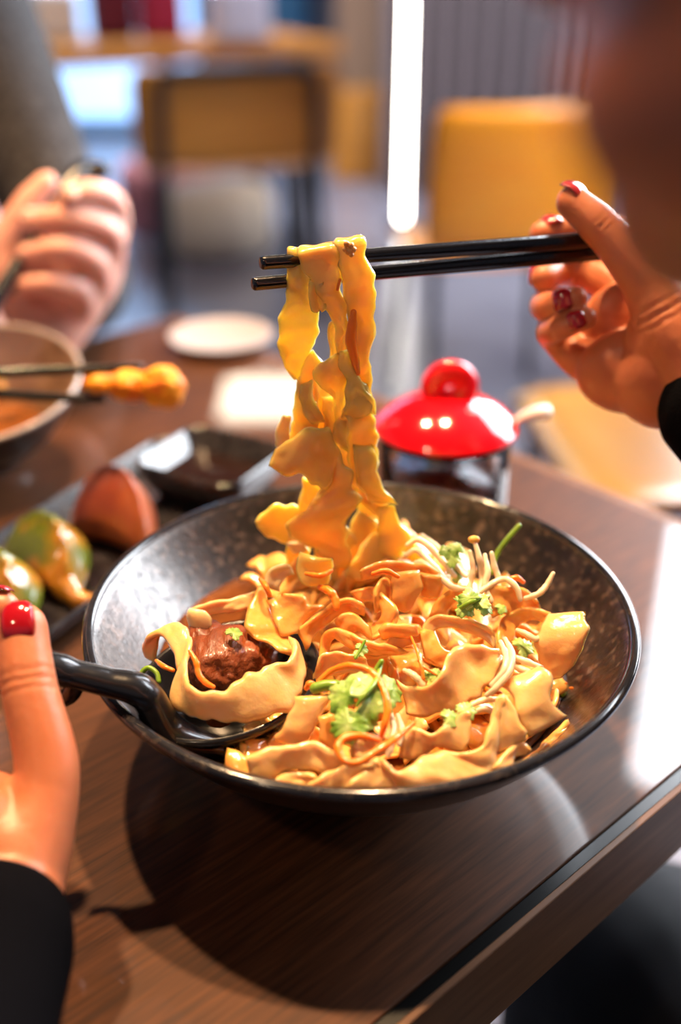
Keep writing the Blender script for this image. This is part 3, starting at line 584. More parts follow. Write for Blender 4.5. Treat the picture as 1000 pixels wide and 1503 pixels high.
# ================================================================ chopsticks in the right hand
def stick(a, b, r0, r1, label, grp):
    bm = NB(); L = (b-a); u = Vector((0, 0, 1))
    pts = [a, a.lerp(b, .5), b]; 
    n = 24; rings = []; t = L.normalized(); w = t.cross(u).normalized(); u = w.cross(t)
    S = [(0, .82), (.0006, .97), (.0014, 1)] + [(L.length*k/10, 1) for k in range(1, 10)] + [(L.length-.001, 1), (L.length, .85)]
    for s, k in S:
        f = s/L.length; r = (r0+(r1-r0)*f)*k; sq = min(1, max(0, (f-.35)/.2))   # round tip, squared handle
        ring = []
        for q in range(n):
            th = 2*math.pi*q/n; c, s_ = math.cos(th), math.sin(th); e = 1+sq*.16*(abs(c)**4+abs(s_)**4 < .62)
            ring.append(bm.verts.new(a+t*s+(w*c+u*s_)*r*e))
        rings.append(ring)
    for A, B in zip(rings, rings[1:]):
        for k in range(n): bm.faces.new((A[k], A[(k+1) % n], B[(k+1) % n], B[k]))
    bm.faces.new(rings[0][::-1]); bm.faces.new(rings[-1])
    return tag(build('chopstick', bm, M_['black']), label, 'chopsticks', grp)
stick(PD(383, 386, .4045), PD(952, 346, .476), .0026, .0037, 'upper black lacquered chopstick gripping the lifted noodles', 'pair of chopsticks lifting the noodles')
stick(PD(371, 417, .4110), PD(925, 366, .478), .0026, .0037, 'lower black lacquered chopstick gripping the lifted noodles', 'pair of chopsticks lifting the noodles')
stick(PD(210, 539, .60), PD(-190, 553, .58), .0024, .0037, 'upper dark chopstick holding the fried piece, left side', 'pair of chopsticks holding the fried piece')
stick(PD(155, 587, .60), PD(-190, 567, .58), .0024, .0037, 'lower dark chopstick holding the fried piece, left side', 'pair of chopsticks holding the fried piece')
# fried piece
bm = NB(); c = PD(215, 566, .60)
ell(bm, PD(238, 568, .60), (.013, .011, .0125), None, 4); ell(bm, PD(190, 566, .60), (.012, .010, .0095), None, 4); ell(bm, PD(150, 562, .60), (.012, .008, .0062), None, 4)
me = bpy.data.meshes.new('t'); bm.to_mesh(me); bm.free()
def remesh(me, vox, smooth=4, fac=.5, name='m'):
    o = bpy.data.objects.new(name, me); col.objects.link(o)
    r = o.modifiers.new('r', 'REMESH'); r.mode = 'VOXEL'; r.voxel_size = vox; r.use_smooth_shade = True
    if smooth:
        s = o.modifiers.new('s', 'SMOOTH'); s.factor = fac; s.iterations = smooth
    bpy.context.view_layer.update()
    e = o.evaluated_get(bpy.context.evaluated_depsgraph_get()); m2 = bpy.data.meshes.new_from_object(e)
    bpy.data.objects.remove(o); bpy.data.meshes.remove(me); return m2
me = remesh(me, .0012, 5)
for v in me.vertices:
    q = v.co*180; v.co += (v.normal*(.0012*noise.noise(q)+.0007*noise.noise(q*2.7)))
o = link('tempura_piece', me, M_['tempura']); center_origin(o)
tag(o, 'orange battered fried piece gripped by chopsticks at the left', 'fried food')
# ================================================================ second bowl
M_['rim_pale'] = mat('pale_rim', (.42, .36, .32), .3, coat=.4)
M_['brown_glaze'] = mat('brown_glaze', (.12, .065, .035), .3, coat=.5, noise_c=(.2, .12, .07), nscale=60)
bowl2 = bowl(PZ(-30, 556, .062)+Vector((0, 0, -.062)), .070, .062, 'smaller bowl tipped forward at the left edge, below the other diner', 'pale rim catching the light', 'rim_pale', 'brown_glaze')
bowl2.rotation_euler = (R_(13), 0, 0); bowl2.location.z += .006
bm = NB(); lathe(bm, [(0, .0265), (.03, .0267), (.038, .0269), (.036, .025), (.0, .020)], bowl2.location+Vector((0, -.003, 0)), 64)
tag(build('soup', bm, M_['broth']), 'dark soup in the second bowl at the left edge', 'soup', kind='stuff')
for i, (x, y) in enumerate([(-30, 580), (-5, 585)]):
    p = PZ(x, y, .036); bm = NB()
    A = [p+Vector((.013*math.cos(i+k*.9), .009*math.sin(i*2+k*.9), .004*math.sin(k))) for k in range(5)]; B = [q+Vector((.006, .006, .006)) for q in A]
    bm = strip(A, B, seed=i); tag(build('wide_noodle', bm, M_['noodle']), 'noodle in the soup of the second bowl', 'noodle', 'noodles in the second bowl')
# ================================================================ plate of dumplings
pdir = Vector((.476, .880, 0)).normalized(); pn = Vector((-.880, .476, 0)).normalized(); pang = math.atan2(pdir.y, pdir.x)
p0 = PZ(75, 925, .016); L_, W_ = .255, .098
pc = p0+pdir*(L_/2-.035)+pn*(W_/2); pc.z = T
def dish(name, c, lx, ly, h, label, cat, lip=.004, rad=.012, parts=None):
    t = empty(name, c, label, cat, rz=pang)
    bm = NB(); loops = []
    def rr(hx, hy, r, z, n=8):
        out = []
        for qx, qy, a0 in ((1, 1, 0), (-1, 1, 90), (-1, -1, 180), (1, -1, 270)):
            for k in range(n+1):
                a = R_(a0+90*k/n); out.append(Vector((qx*(hx-r)+r*math.cos(a), qy*(hy-r)+r*math.sin(a), z)))
        return out
    hx, hy = lx/2, ly/2
    P = [rr(hx*.2, hy*.2, rad*.2, h*.34), rr(hx-.014, hy-.014, rad*.7, h*.34), rr(hx-.008, hy-.008, rad*.8, h*.42), rr(hx-.003, hy-.003, rad, h*.95), rr(hx-.0015, hy-.0015, rad, h), rr(hx, hy, rad, h*.94), rr(hx-.004, hy-.004, rad, h*.35), rr(hx-.010, hy-.010, rad*.7, .0005), rr(hx*.2, hy*.2, rad*.2, .0005)]
    V = [[bm.verts.new(p) for p in l] for l in P]; n = len(V[0])
    for A, B in zip(V, V[1:]):
        for k in range(n): bm.faces.new((A[k], A[(k+1) % n], B[(k+1) % n], B[k]))
    bm.faces.new(V[0][::-1]); bm.faces.new(V[-1])
    o = build('dish_body', bm, M_['plate'], t, world=False)
    return t
plate = dish('serving_plate', pc, L_, W_, .016, 'long rectangular black plate of dumplings behind the large bowl', 'plate')
sdc = PZ(312, 690, .02); sdc.z = T+.0062
sd = dish('sauce_dish', sdc, .070, .078, .026, 'small square black sauce dish at the far end of the dumpling plate', 'dish')
bm = NB(); box(bm, (0, 0, .0105), (.052, .060, .0035), bev=.001); build('sauce', bm, M_['sauce'], sd, world=False)
def dumpling(c, L, H, W, ang, m, label, pleat=.0016, tail=0, tilt=0):
    """half moon: rounded belly, pleated seam along the top arc"""
    bm = NB(); nu, nv = 44, 24; V = []
    for i in range(nu+1):
        u = -1+2*i/nu; env = max(0, 1-abs(u)**2.4)**.6; row = []
        cz = H*.42*env; xc = L/2*u; bend = -W*.35*(u*u)
        for k in range(nv):
            a = 2*math.pi*k/nv; ca, sa = math.cos(a), math.sin(a)
            y = W/2*env*ca*(1-.35*max(0, sa)); z = cz+H*.5*env*sa*(1+.10*max(0, sa))
            if sa > .75: y = y*.35+pleat*math.sin(u*22)*env; z += H*.10*env
            z = max(z, .0006); row.append(bm.verts.new((xc, y+bend, z)))
        V.append(row)
    for A, B in zip(V, V[1:]):
        for k in range(nv): bm.faces.new((A[k], A[(k+1) % nv], B[(k+1) % nv], B[k]))
    bm.faces.new(V[0][::-1]); bm.faces.new(V[-1])
    if tail: tube(bm, [(L*.42, -W*.3, H*.25), (L*.56, -W*.3, H*.12), (L*.66, -W*.2, .004)], [.006, .0055, .004], 12)
    me = bpy.data.meshes.new('t'); bmesh.ops.remove_doubles(bm, verts=bm.verts, dist=1e-6); bmesh.ops.recalc_face_normals(bm, faces=bm.faces); bm.to_mesh(me); bm.free()
    me = remesh(me, .0011, 3)
    me.transform(Matrix.Rotation(tilt, 4, 'X'))
    o = link('dumpling', me, M_[m]); o.location = c; o.rotation_euler.z = ang
    return tag(o, label, 'dumpling', 'dumplings on the black plate')
def pl(px, py): p = PZ(px, py, .006); return p
dumpling(pl(84, 842), .064, .036, .036, -.75, 'dump_green', 'green dumpling with browned top nearest the big terracotta one', tail=1)
dumpling(pl(14, 898), .062, .036, .036, -.85, 'dump_green', 'green dumpling with browned top nearest the thumb', tail=1)
dumpling(pl(-55, 935), .056, .034, .034, -.8, 'dump_yellow', 'yellow dumpling just showing above the thumb at the left edge')
dumpling(pl(182, 788), .058, .044, .036, -.5, 'dump_red', 'terracotta-red dumpling standing next to the sauce dish', pleat=.0008)
# ================================================================ jar with the red lid
jc = PZ(655, 622, .078); jc.z = T
jar = empty('condiment_jar', jc, 'glass chili oil jar with a glossy red domed lid, behind the large bowl', 'jar')
bm = NB(); jr = .0365
lathe(bm, [(0, .003), (jr-.006, .003), (jr-.003, .006), (jr-.0028, .070), (jr-.0022, .0755), (jr, .0755), (jr+.0006, .070), (jr+.0006, .006), (jr-.002, .0), (0, .0)], jc, 80); build('glass_body', bm, M_['glass'], jar)
bm = NB(); lathe(bm, [(0, .0034), (jr-.0062, .0034), (jr-.0034, .0065), (jr-.0034, .046), (0, .047)], jc, 64); g = build('chili_oil', bm, M_['chili'], jar)
bm = NB(); lr = .0405
pr = [(0, .096), (.006, .0958), (.014, .0945), (.024, .0905), (.034, .0845), (lr-.001, .0785), (lr, .0768), (lr-.0008, .0755), (lr-.003, .0752), (.033, .0752), (.032, .070), (.030, .070), (.030, .0765), (.0, .090)]
lathe(bm, pr, jc, 96); lid = build('lid', bm, M_['red'], jar); lid['label'] = 'glossy red domed lid'
bm = NB(); kc = jc+Vector((.001, 0, .1000)); kn = []
for k in range(13):
    a = R_(-45+270*k/12); kn.append(kc+Vector((.0088*math.cos(a), 0, .0085*math.sin(a))))
tube(bm, [kc+Vector((.007, 0, -.011))]+kn+[kc+Vector((-.007, 0, -.011))], [.0062]+[.0050]*13+[.0062], 16, seg=70, flat=1.45); kb = build('knob_loop', bm, M_['red'], jar)
bm = NB(); tube(bm, [jc+Vector((.030, .003, .060)), jc+Vector((.0385, .004, .0765)), jc+Vector((.050, .003, .0835)), jc+Vector((.0555, .003, .0840))], [.0018, .0024, .0042, .0050], 14, flat=.8)
tag(build('jar_spoon', bm, M_['ceramic_white']), 'white spoon handle sticking out from under the red jar lid', 'spoon')
# ================================================================ table
aE = R_(42.16); e1 = Vector((math.cos(aE), math.sin(aE), 0)); e2 = Vector((-math.sin(aE), math.cos(aE), 0))
E0 = PZ(601, 1503, 0); Q = PZ(900, 722, 0); s = (Q-E0).dot(e1); Cn = E0+e1*s; Cn.z = T   # table corner
def tablepoint(x, y, z=0): return Cn+e1*x+e2*y+Vector((0, 0, z))
M_['walnut'] = mat('walnut_top', (.040, .013, .0040), .5, spec=.2, noise_c=(.100, .034, .0105), nscale=26, ndet=8, ramp=(.32, .70), stretch=(1, 14, 14), bump=.10, bscale=40, nrough=.06, coat=1, coat_r=.04)
M_['walnut_edge'] = mat('walnut_edge', (.10, .040, .014), .5, spec=.3, noise_c=(.17, .075, .03), nscale=20, ndet=6, ramp=(.3, .7), stretch=(1, 10, 10))
M_['black_trim'] = mat('black_trim', (.004, .004, .004), .25)
tb = empty('dining_table', (Cn.x, Cn.y, 0), 'dark walnut dining table carrying the bowls, plate and jar', 'table', rz=aE)
LX, LY, t0 = 1.35, .68, .0085
def tpart(name, c, s, m, bev=.001): bm = NB(); box(bm, c, s, bev=bev); return build(name, bm, M_[m], tb, smooth=False, world=False)
tpart('tabletop', (-LX/2, LY/2, T-.011), (LX-2*t0, LY-2*t0, .022), 'walnut', .0008)
for nme, c, s_ in (('edge_inlay', (-LX/2, t0-.0028, T-.0115), (LX-2*t0, .0055, .0215)), ('edge_inlay', (-LX/2, LY-t0+.0028, T-.0115), (LX-2*t0, .0055, .0215))): tpart(nme, c, s_, 'black_trim', .0005)['label'] = 'thin black inlay strip along the edge'
for c, s_ in (((-LX/2, .0015, T-.021), (LX, .003, .042)), ((-LX/2, LY-.0015, T-.021), (LX, .003, .042)), ((-.0043, LY/2, T-.021), (.0085, LY-.006, .042)), ((-LX+.0043, LY/2, T-.021), (.0085, LY-.006, .042))): tpart('edge_rail', c, s_, 'walnut_edge', .0006)
tpart('underframe', (-LX/2, LY/2, T-.035), (LX-.12, LY-.12, .026), 'walnut_edge')
for x in (-.32, -LX+.30):
    for y in (LY/2-.10, LY/2+.10): tpart('leg', (x, y, (T-.048)/2), (.05, .05, T-.048), 'tube_black', .003)
# ================================================================ people
def limb(bm, pts, rad, n=16, flat=1.0, up=None): tube(bm, pts, rad, n, seg=max(10, len(pts)*8), flat=flat, up=up)
def head(bm, c, rot, k=1.0):
    """c: centre of the head; rot columns = right, forward, up. Returns a local->world function"""
    def H(x, y, z): return c+rot @ Vector((x, y, z))*k
    E = lambda x, y, z, r, rr=None, sub=4: ell(bm, H(x, y, z), tuple(q*k for q in r), rot @ (rr or Matrix.Identity(3)), sub)
    E(0, -.012, .030, (.074, .094, .083)); E(0, .030, -.020, (.062, .060, .078)); E(0, .030, -.066, (.052, .050, .040)); E(0, .066, -.094, (.021, .018, .018))
    E(0, .076, -.058, (.026, .016, .014))
    for s in (-1, 1):
        E(.036*s, .054, -.028, (.024, .024, .026)); E(.044*s, .022, -.074, (.020, .036, .022)); E(.030*s, .076, .022, (.022, .010, .008))
        E(.077*s, -.005, -.010, (.007, .017, .030), Matrix.Rotation(.3*s, 3, 'Z')); E(.009*s, .093, -.034, (.008, .009, .007), None, 3)
    limb(bm, [H(0, .084, .020), H(0, .096, -.005), H(0, .106, -.026), H(0, .100, -.034)], [.007*k, .0085*k, .0105*k, .009*k])
    E(0, .090, -.052, (.021, .010, .0055), None, 3); E(0, .088, -.062, (.019, .010, .006), None, 3)
    return H
def face_parts(H, rot, k, P, label, hairlen, lipm='lips'):
    for nm, z, y, rz in (('upper_lip', -.0525, .0955, .0038), ('lower_lip', -.0610, .0940, .0046)):
        bm = NB(); ell(bm, H(0, y-.001, z), (.0195*k, .0065*k, rz*k), rot, 4); build(nm, bm, M_[lipm], P)
    for s in (-1, 1):
        bm = NB(); ell(bm, H(.030*s, .0675, .008), .0120*k, None, 3); e = build('eye', bm, M_['eye'], P)
        bm = NB(); ell(bm, H(.0305*s, .0768, .006), (.0055*k, .0032*k, .0055*k), rot, 3); build('iris', bm, M_['iris'], e)
        bm = NB(); limb(bm, [H(.014*s, .0835, .028), H(.032*s, .083, .032), H(.050*s, .068, .028)], [.0016*k, .0022*k, .001*k]); build('eyebrow', bm, M_['hair'], P)
    bm = NB()
    ell(bm, H(0, -.026, .044), (.086*k, .100*k, .086*k), rot, 4); ell(bm, H(0, -.060, -.010), (.072*k, .062*k, .080*k), rot, 4)
    if hairlen: limb(bm, [H(0, -.085, .0), H(0, -.098, -.05), H(0, -.095, -.10), H(0, -.085, -.14)], [.05*k, .045*k, .036*k, .015*k])
    me = bpy.data.meshes.new('t'); bm.to_mesh(me); bm.free(); me = remesh(me, .004, 6)
    o = link('hair', me, M_['hair']); reparent(o, P)
def reparent(o, P):
    bpy.context.view_layer.update(); m = Matrix.Translation(P.location) @ P.rotation_euler.to_matrix().to_4x4()
    o.data.transform(m.inverted()); o.parent = P
def body(name, bm, mtl, P, vox, sm=6, creases=()):
    me = bpy.data.meshes.new('t'); bm.to_mesh(me); bm.free(); me = remesh(me, vox, sm)
    if creases:
        import numpy as np
        V = np.empty(len(me.vertices)*3, 'f'); me.vertices.foreach_get('co', V); V = V.reshape(-1, 3)
    for c, ax, side, hw, dep, per in creases:     # skin folds over the joints
        ax = ax.normalized()
        near = np.nonzero(((V-np.array(c, 'f'))**2).sum(1) < (hw*2.6)**2)[0]
        vs_ = [me.vertices[int(i)] for i in near]; nm_ = [v.normal.copy() for v in vs_]
        for v, vn in zip(vs_, nm_):
            d = v.co-c
            if d.length_squared < (hw*2.6)**2 and abs(d.dot(ax)) < hw and d.dot(side) > 0:
                s = d.dot(ax)+.0006*noise.noise(v.co*300); w = (1-(s/hw)**2) if abs(s) < hw else 0
                v.co -= vn*(dep*w*(.5+.5*math.cos(2*math.pi*s/per)))
    o = link(name, me, M_[mtl]); reparent(o, P); return o
def nail(tip, dirv, nrm, w, l, P, m='nail', label=None):
    """tip: point on the finger axis, nail bed curving around it"""
    f = dirv.normalized(); n_ = (nrm-f*nrm.dot(f)).normalized(); s = f.cross(n_)
    bm = NB(); g = []; 
    for i in range(13):
        u = i/12; row = []
        hw = w*(1-.10*u)*(1-.45*abs(2*u-1)**4)
        for j in range(9):
            q = -1+2*j/8; a = q*1.05
            x = math.sin(a)*hw/math.sin(1.05); up = (math.cos(a)-1)*w*.44+.0010-.0013*(2*u-1)**2
            row.append(tip+s*x+n_*(up-.0006*(u-.4)**2*8)+f*(l*(u-.5)))
        g.append(row)
    solid_sheet(bm, g, .0009, endr=True)
    o = build('fingernail', bm, M_[m], P)
    if label: o['label'] = label
    return o
def pd(*a): return PD(a[0], a[1], a[2])
# ---------------------------------------------------------------- the eater
P1 = empty('person', (.26, .02, 0), 'person in black with dark red nails lifting noodles from the large bowl', 'person')
bm = NB()
# right hand, palm towards the camera
wr = pd(1075, 600, .452)
thR = [pd(1000,505,.455), pd(944,402,.452), pd(886,336,.453), pd(842,297,.456)]
limb(bm, [wr]+thR, [.020, .0165, .0112, .0090, .0076], flat=1, n=18)
idx = [pd(1000,470,.470), pd(945,372,.487), pd(885,334,.503), pd(835,337,.499), pd(797,343,.494)]
mid = [pd(985,500,.474), pd(908,422,.494), pd(848,398,.507), pd(815,402,.501), pd(798,408,.485)]
rin = [pd(975,540,.475), pd(880,488,.496), pd(808,452,.499), pd(806,450,.477), pd(846,438,.468)]
pin = [pd(965,575,.470), pd(862,532,.486), pd(812,492,.489), pd(818,484,.471), pd(862,467,.466)]
limb(bm, [wr]+idx, [.020, .013, .0105, .0085, .0076, .0062], n=18)
limb(bm, [wr]+mid, [.020, .013, .0105, .0082, .0070, .0062], n=18)
limb(bm, [wr]+rin, [.020, .013, .0100, .0076, .0062, .0054], n=18)
limb(bm, [wr]+pin, [.020, .013, .0095, .0070, .0055, .0047], n=18)
ell(bm, pd(975,500,.462), (.017, .017, .024), None, 3); ell(bm, pd(930,545,.477), (.026, .015, .020), None, 3); ell(bm, pd(985,555,.468), (.026, .018, .024), None, 3)
ell(bm, pd(905,485,.489), (.018, .012, .022), None, 3)
elR = Vector((.335, .262, T+.045)); shR = Vector((.375, .205, T+.14)); shL = Vector((.13, -.035, T+.13)); elL = Vector((-.105, -.01, T+.045))
limb(bm, [wr, wr.lerp(elR, .5), elR, shR], [.021, .030, .036, .040], n=18)
# left hand, back of the thumb towards the camera
wl = pd(-8, 1362, .333)
thL = [pd(28,1262,.348), pd(70,1145,.357), pd(42,1005,.365), pd(33,922,.372)]
limb(bm, [wl]+thL, [.021, .0165, .0108, .0096, .0088], n=20)
hnd = [([(-40,1260,.352),(-58,1120,.372),(-75,980,.388),(-35,905,.388),(2,893,.386)], .0085), ([(-55,1270,.348),(-95,1150,.365),(-112,1035,.388),(-65,990,.395),(-15,992,.393)], .0085),
       ([(-70,1290,.342),(-125,1200,.352),(-148,1105,.372),(-105,1065,.384),(-55,1062,.382)], .008), ([(-80,1310,.338),(-142,1250,.342),(-168,1175,.356),(-128,1135,.368),(-85,1128,.368)], .007)]
for p, r in hnd: limb(bm, [wl]+[pd(*q) for q in p], [.021, r*1.7, r*1.25, r, r*.92, r*.8], n=18)
ell(bm, pd(-30,1220,.352), (.020, .022, .018), None, 3); ell(bm, pd(20,1230,.350), (.014, .020, .014), None, 3)
ell(bm, pd(60,1160,.357), (.0105, .0125, .011), None, 3)
limb(bm, [wl, wl.lerp(elL, .5), elL, shL], [.0215, .028, .034, .040], n=18)
# head, neck, torso core
fw = Vector((-.58, .80, -.08)).normalized(); hr = frame_rot(fw, Vector((-.15, .2, 1)))
HC = PD(968, 285, .185)-hr @ Vector((0, .080, -.095))
H = head(bm, HC, hr)
nb = Vector((.262, .065, T+.175))
limb(bm, [H(0, -.018, -.045), H(0, -.040, -.100), nb, nb+Vector((.01, -.02, -.06))], [.050, .050, .055, .07], n=20)
limb(bm, [shL, nb+Vector((0, -.01, -.03)), shR], [.042, .06, .042], n=18)
limb(bm, [nb+Vector((.01, -.02, -.05)), Vector((.285, -.01, T-.03)), Vector((.31, -.06, T-.22))], [.08, .10, .11], n=20)
body('body', bm, 'skin', P1, .0012, 3, [(thL[2], thL[3]-thL[2], Vector((0, -.6, .8)), .0060, .00045, .0034), (thR[1].lerp(thR[0], .5), thR[1]-thR[0], Vector((.2, -.8, .5)), .006, .0006, .0040), (thR[2], thR[3]-thR[2], Vector((.6, 0, .8)), .0045, .0005, .003), (rin[3].lerp(rin[4], .05), rin[4]-rin[3], Vector((0, -1, 0)), .0035, .0004, .0028)])
face_parts(H, hr, 1.0, P1, '', True)
nail(thR[3]+Vector((.0010, -.0005, .0066)), thR[3]-thR[2], Vector((.35, -.25, .9)), .0062, .0125, P1, label='dark red polished thumbnail with a white glint')
for a, b, nv, w, l, off in ((idx[4], idx[3], (-.5, -.3, .8), .0050, .010, .0064), (mid[4], mid[3], (-.98, -.10, .12), .0052, .010, .0069), (rin[4], rin[3], (-.15, -.86, .50), .0052, .0100, .0062), (pin[4], pin[3], (-.10, -.84, .54), .0044, .0088, .0054)):
    nv = Vector(nv).normalized(); d = (a-b).normalized(); nv = (nv-d*nv.dot(d)).normalized()
    nail(a-d*.0042+nv*off*1.04, d, nv, w, l, P1, label='dark red polished fingernail')
d = (thL[3]-thL[2]).normalized(); nv = Vector((0, -.62, .78)); nv = (nv-d*nv.dot(d)).normalized()
nail(thL[3]+d*.0008+nv*.0086+Vector((.0005, 0, 0)), d, nv, .0062, .0150, P1, label='dark red polished thumbnail')
q = pd(2, 893, .386); nail(q+Vector((-.001, .004, .006)), Vector((1, .1, .3)), Vector((0, .6, .8)), .005, .009, P1, label='dark red polished fingernail')
# sweater and trousers
bm = NB()
cr_ = pd(1066, 602, .453); cl_ = wl.lerp(elL, .04)
cl_ = wl+(elL-wl).normalized()*.006
limb(bm, [cr_, wr.lerp(elR, .5), elR, shR], [.0290, .036, .043, .052], n=22)
limb(bm, [cl_, wl.lerp(elL, .5), elL, shL], [.0265, .0345, .041, .052], n=22)
limb(bm, [shL, nb+Vector((0, -.01, -.035)), shR], [.053, .072, .053], n=20)
limb(bm, [nb+Vector((.01, -.02, -.045)), Vector((.285, -.01, T-.03)), Vector((.31, -.06, T-.22))], [.10, .125, .13], n=24, flat=1.0)
body('sweater', bm, 'black_knit', P1, .0026, 5)
bm = NB(); hip = Vector((.31, -.06, T-.235))
for s in (-1, 1):
    o_ = e1*.085*s; kn = hip+o_+Vector((-.19, .44, -.010)); limb(bm, [hip+o_*.9, hip.lerp(kn, .5)+o_*.2, kn, Vector((kn.x-.01, kn.y+.02, .10)), Vector((kn.x-.05, kn.y+.07, .05))], [.100, .092, .074, .05, .045], n=20)
body('trousers', bm, 'trouser', P1, .006, 6)
# ---------------------------------------------------------------- the diner opposite
P2 = empty('person', (-.50, 1.12, 0), 'person in a grey knit sweater at the upper left, gripping a dark spoon handle', 'person')
bm = NB(); w2 = pd(70, 492, .80)
fs = [([(140,420,.80),(168,345,.79),(168,300,.775),(135,282,.755),(100,290,.745)], .0092), ([(125,440,.80),(158,385,.79),(160,342,.775),(105,322,.752),(42,322,.748)], .0095),
      ([(110,455,.80),(142,420,.79),(140,385,.775),(95,365,.755),(40,372,.752)], .0092), ([(95,470,.80),(122,450,.79),(115,425,.775),(75,415,.760),(30,420,.757)], .0085)]
for p, r in fs: limb(bm, [w2]+[pd(*q) for q in p], [.024, .016, r*1.15, r*1.08, r, r*.85], n=18)
limb(bm, [w2, pd(20,430,.78), pd(8,360,.77), pd(40,300,.765), pd(68,268,.765)], [.024, .016, .012, .010, .0085], n=18)
ell(bm, pd(80, 410, .79), (.032, .016, .036), None, 4)
e2l = Vector((-.25, .99, T+.052)); s2l = Vector((-.36, 1.12, T+.27)); s2r = Vector((-.70, 1.02, T+.27)); nb2 = Vector((-.53, 1.07, T+.34)); e2r = Vector((-.72, .84, T+.06)); w2r = Vector((-.52, .66, T+.09))
limb(bm, [w2, w2.lerp(e2l, .5), e2l, s2l], [.024, .032, .038, .045], n=18)
limb(bm, [s2r, e2r, w2r], [.045, .038, .023], n=18)
hx = PD(-190, 560, .58); hd = (hx-w2r).normalized()
for k in range(4):
    o_ = Vector((0, -.3, .9))*(.018*(1.5-k)); limb(bm, [w2r, w2r+hd*.05+o_, hx+o_*.9+Vector((-.01, .02, .0)), hx+o_*.7+Vector((.012, -.006, -.004)), hx+o_*.6+Vector((.004, -.020, -.004))], [.022, .012, .009, .008, .0068], n=14)
limb(bm, [w2r, w2r+hd*.04+Vector((.01, -.02, .0)), hx+Vector((0, -.022, .012))], [.021, .013, .009], n=14)
f2 = Vector((.45, -.80, -.32)).normalized(); r2 = frame_rot(f2); HC2 = nb2+Vector((.04, -.07, .17)); H2 = head(bm, HC2, r2, 1.05)
limb(bm, [H2(0, -.02, -.05), nb2, nb2+Vector((0, .01, -.08))], [.055, .060, .09], n=20)
limb(bm, [s2l, nb2+Vector((0, 0, -.05)), s2r], [.05, .08, .05], n=20); limb(bm, [nb2+Vector((0, 0, -.08)), Vector((-.50, 1.16, T)), Vector((-.50, 1.18, T-.22))], [.11, .13, .13], n=24)
body('body', bm, 'skin2', P2, .0026, 5); face_parts(H2, r2, 1.05, P2, '', False)
bm = NB(); c2 = w2.lerp(e2l, .22)
limb(bm, [c2, w2.lerp(e2l, .6), e2l, s2l], [.0340, .040, .047, .062], n=22); limb(bm, [s2r, e2r, e2r.lerp(w2r, .8)], [.060, .050, .034], n=22)
limb(bm, [s2l, nb2+Vector((0, 0, -.05)), s2r], [.062, .10, .062], n=22); limb(bm, [nb2+Vector((0, 0, -.09)), Vector((-.53, 1.16, T)), Vector((-.52, 1.18, T-.24))], [.14, .150, .15], n=28)
body('sweater', bm, 'grey_knit', P2, .005, 5)
bm = NB()
for s in (-1, 1):
    o_ = e1*.09*s; h2 = Vector((-.50, 1.18, T-.24)); k2 = h2+o_+Vector((.27, -.30, 0)); limb(bm, [h2+o_, k2, Vector((k2.x, k2.y, .10)), Vector((k2.x+.05, k2.y-.06, .05))], [.09, .07, .05, .045], n=20)
body('trousers', bm, 'trouser', P2, .008, 4)
for t, b in ((fs[0][0], 0), (fs[1][0], 1)):
    a = pd(*t[4]); c = pd(*t[3]); d = (a-c).normalized(); nv = Vector((-.1, -.85, .5)); nv = (nv-d*nv.dot(d)).normalized()
    nail(a+nv*.0078, d, nv, .0058, .011, P2, 'nail_plain')
# their spoon
bm = NB(); sA, sB = pd(-60, 520, .72), pd(112, 258, .79)
tube(bm, [sA, sA.lerp(sB, .5), sB, pd(128, 250, .80), pd(150, 250, .80)], [.0060, .0058, .0062, .0075, .0065], 16)
tag(build('spoon', bm, M_['blackspoon']), 'black spoon handle in the fist of the diner in grey', 'spoon')
# ================================================================ the room
def structure(name, bm, m, smooth=False): return tag(build(name, bm, M_[m], smooth=smooth), kind='structure')
M_['floor'] = mat('polished_floor', (.20, .20, .26), .25, noise_c=(.25, .25, .31), nscale=3, coat=.3, coat_r=.2)
M_['wallp'] = mat('plaster', (.20, .20, .24), .8)
M_['slat'] = mat('slat', (.115, .085, .095), .6)
M_['slat_gap'] = mat('slat_gap', (.020, .016, .018), .9)
M_['ceil'] = mat('ceiling', (.045, .042, .042), .9)
M_['teal'] = mat('teal_panel', (.012, .075, .16), .5)
M_['post'] = mat('oak_post', (.34, .20, .13), .5, noise_c=(.42, .26, .17), nscale=5, stretch=(1, 1, .1))
M_['daylight'] = mat('daylight_pane', (.6, .75, .9), .3, emit=(.36, .60, 1.0), es=2.3)
M_['daylight2'] = mat('bright_daylight_pane', (.8, .85, .9), .3, emit=(.88, .93, 1.0), es=24.0)
M_['frame'] = mat('window_frame_paint', (.16, .30, .50), .4)
M_['frame_d'] = mat('dark_window_frame', (.02, .02, .025), .4)
M_['led'] = mat('led_tube', (1, 1, 1), .4, emit=(1, .93, .82), es=34)
M_['maroon'] = mat('maroon_cloth', (.13, .010, .035), .7)
M_['magenta'] = mat('magenta_cloth', (.34, .015, .07), .7)
M_['lilac'] = mat('lilac_paper', (.60, .62, .80), .6)
M_['paper'] = mat('white_paper', (.75, .75, .78), .6)
M_['cream'] = mat('cream_standin', (.78, .66, .52), .6)
M_['pink'] = mat('pink_standin', (.62, .22, .22), .7)
M_['lampmetal'] = mat('lamp_metal', (.02, .02, .02), .4, metal=1)
M_['bulb'] = mat('warm_bulb', (1, .7, .4), .4, emit=(1, .62, .28), es=30)
XL, XR, YB, YF, HZ = -3.6, 3.6, 7.0, -1.8, 2.9
bm = NB(); box(bm, ((XL+XR)/2, (YB+YF)/2, -.05), (XR-XL, YB-YF, .1)); structure('floor', bm, 'floor')
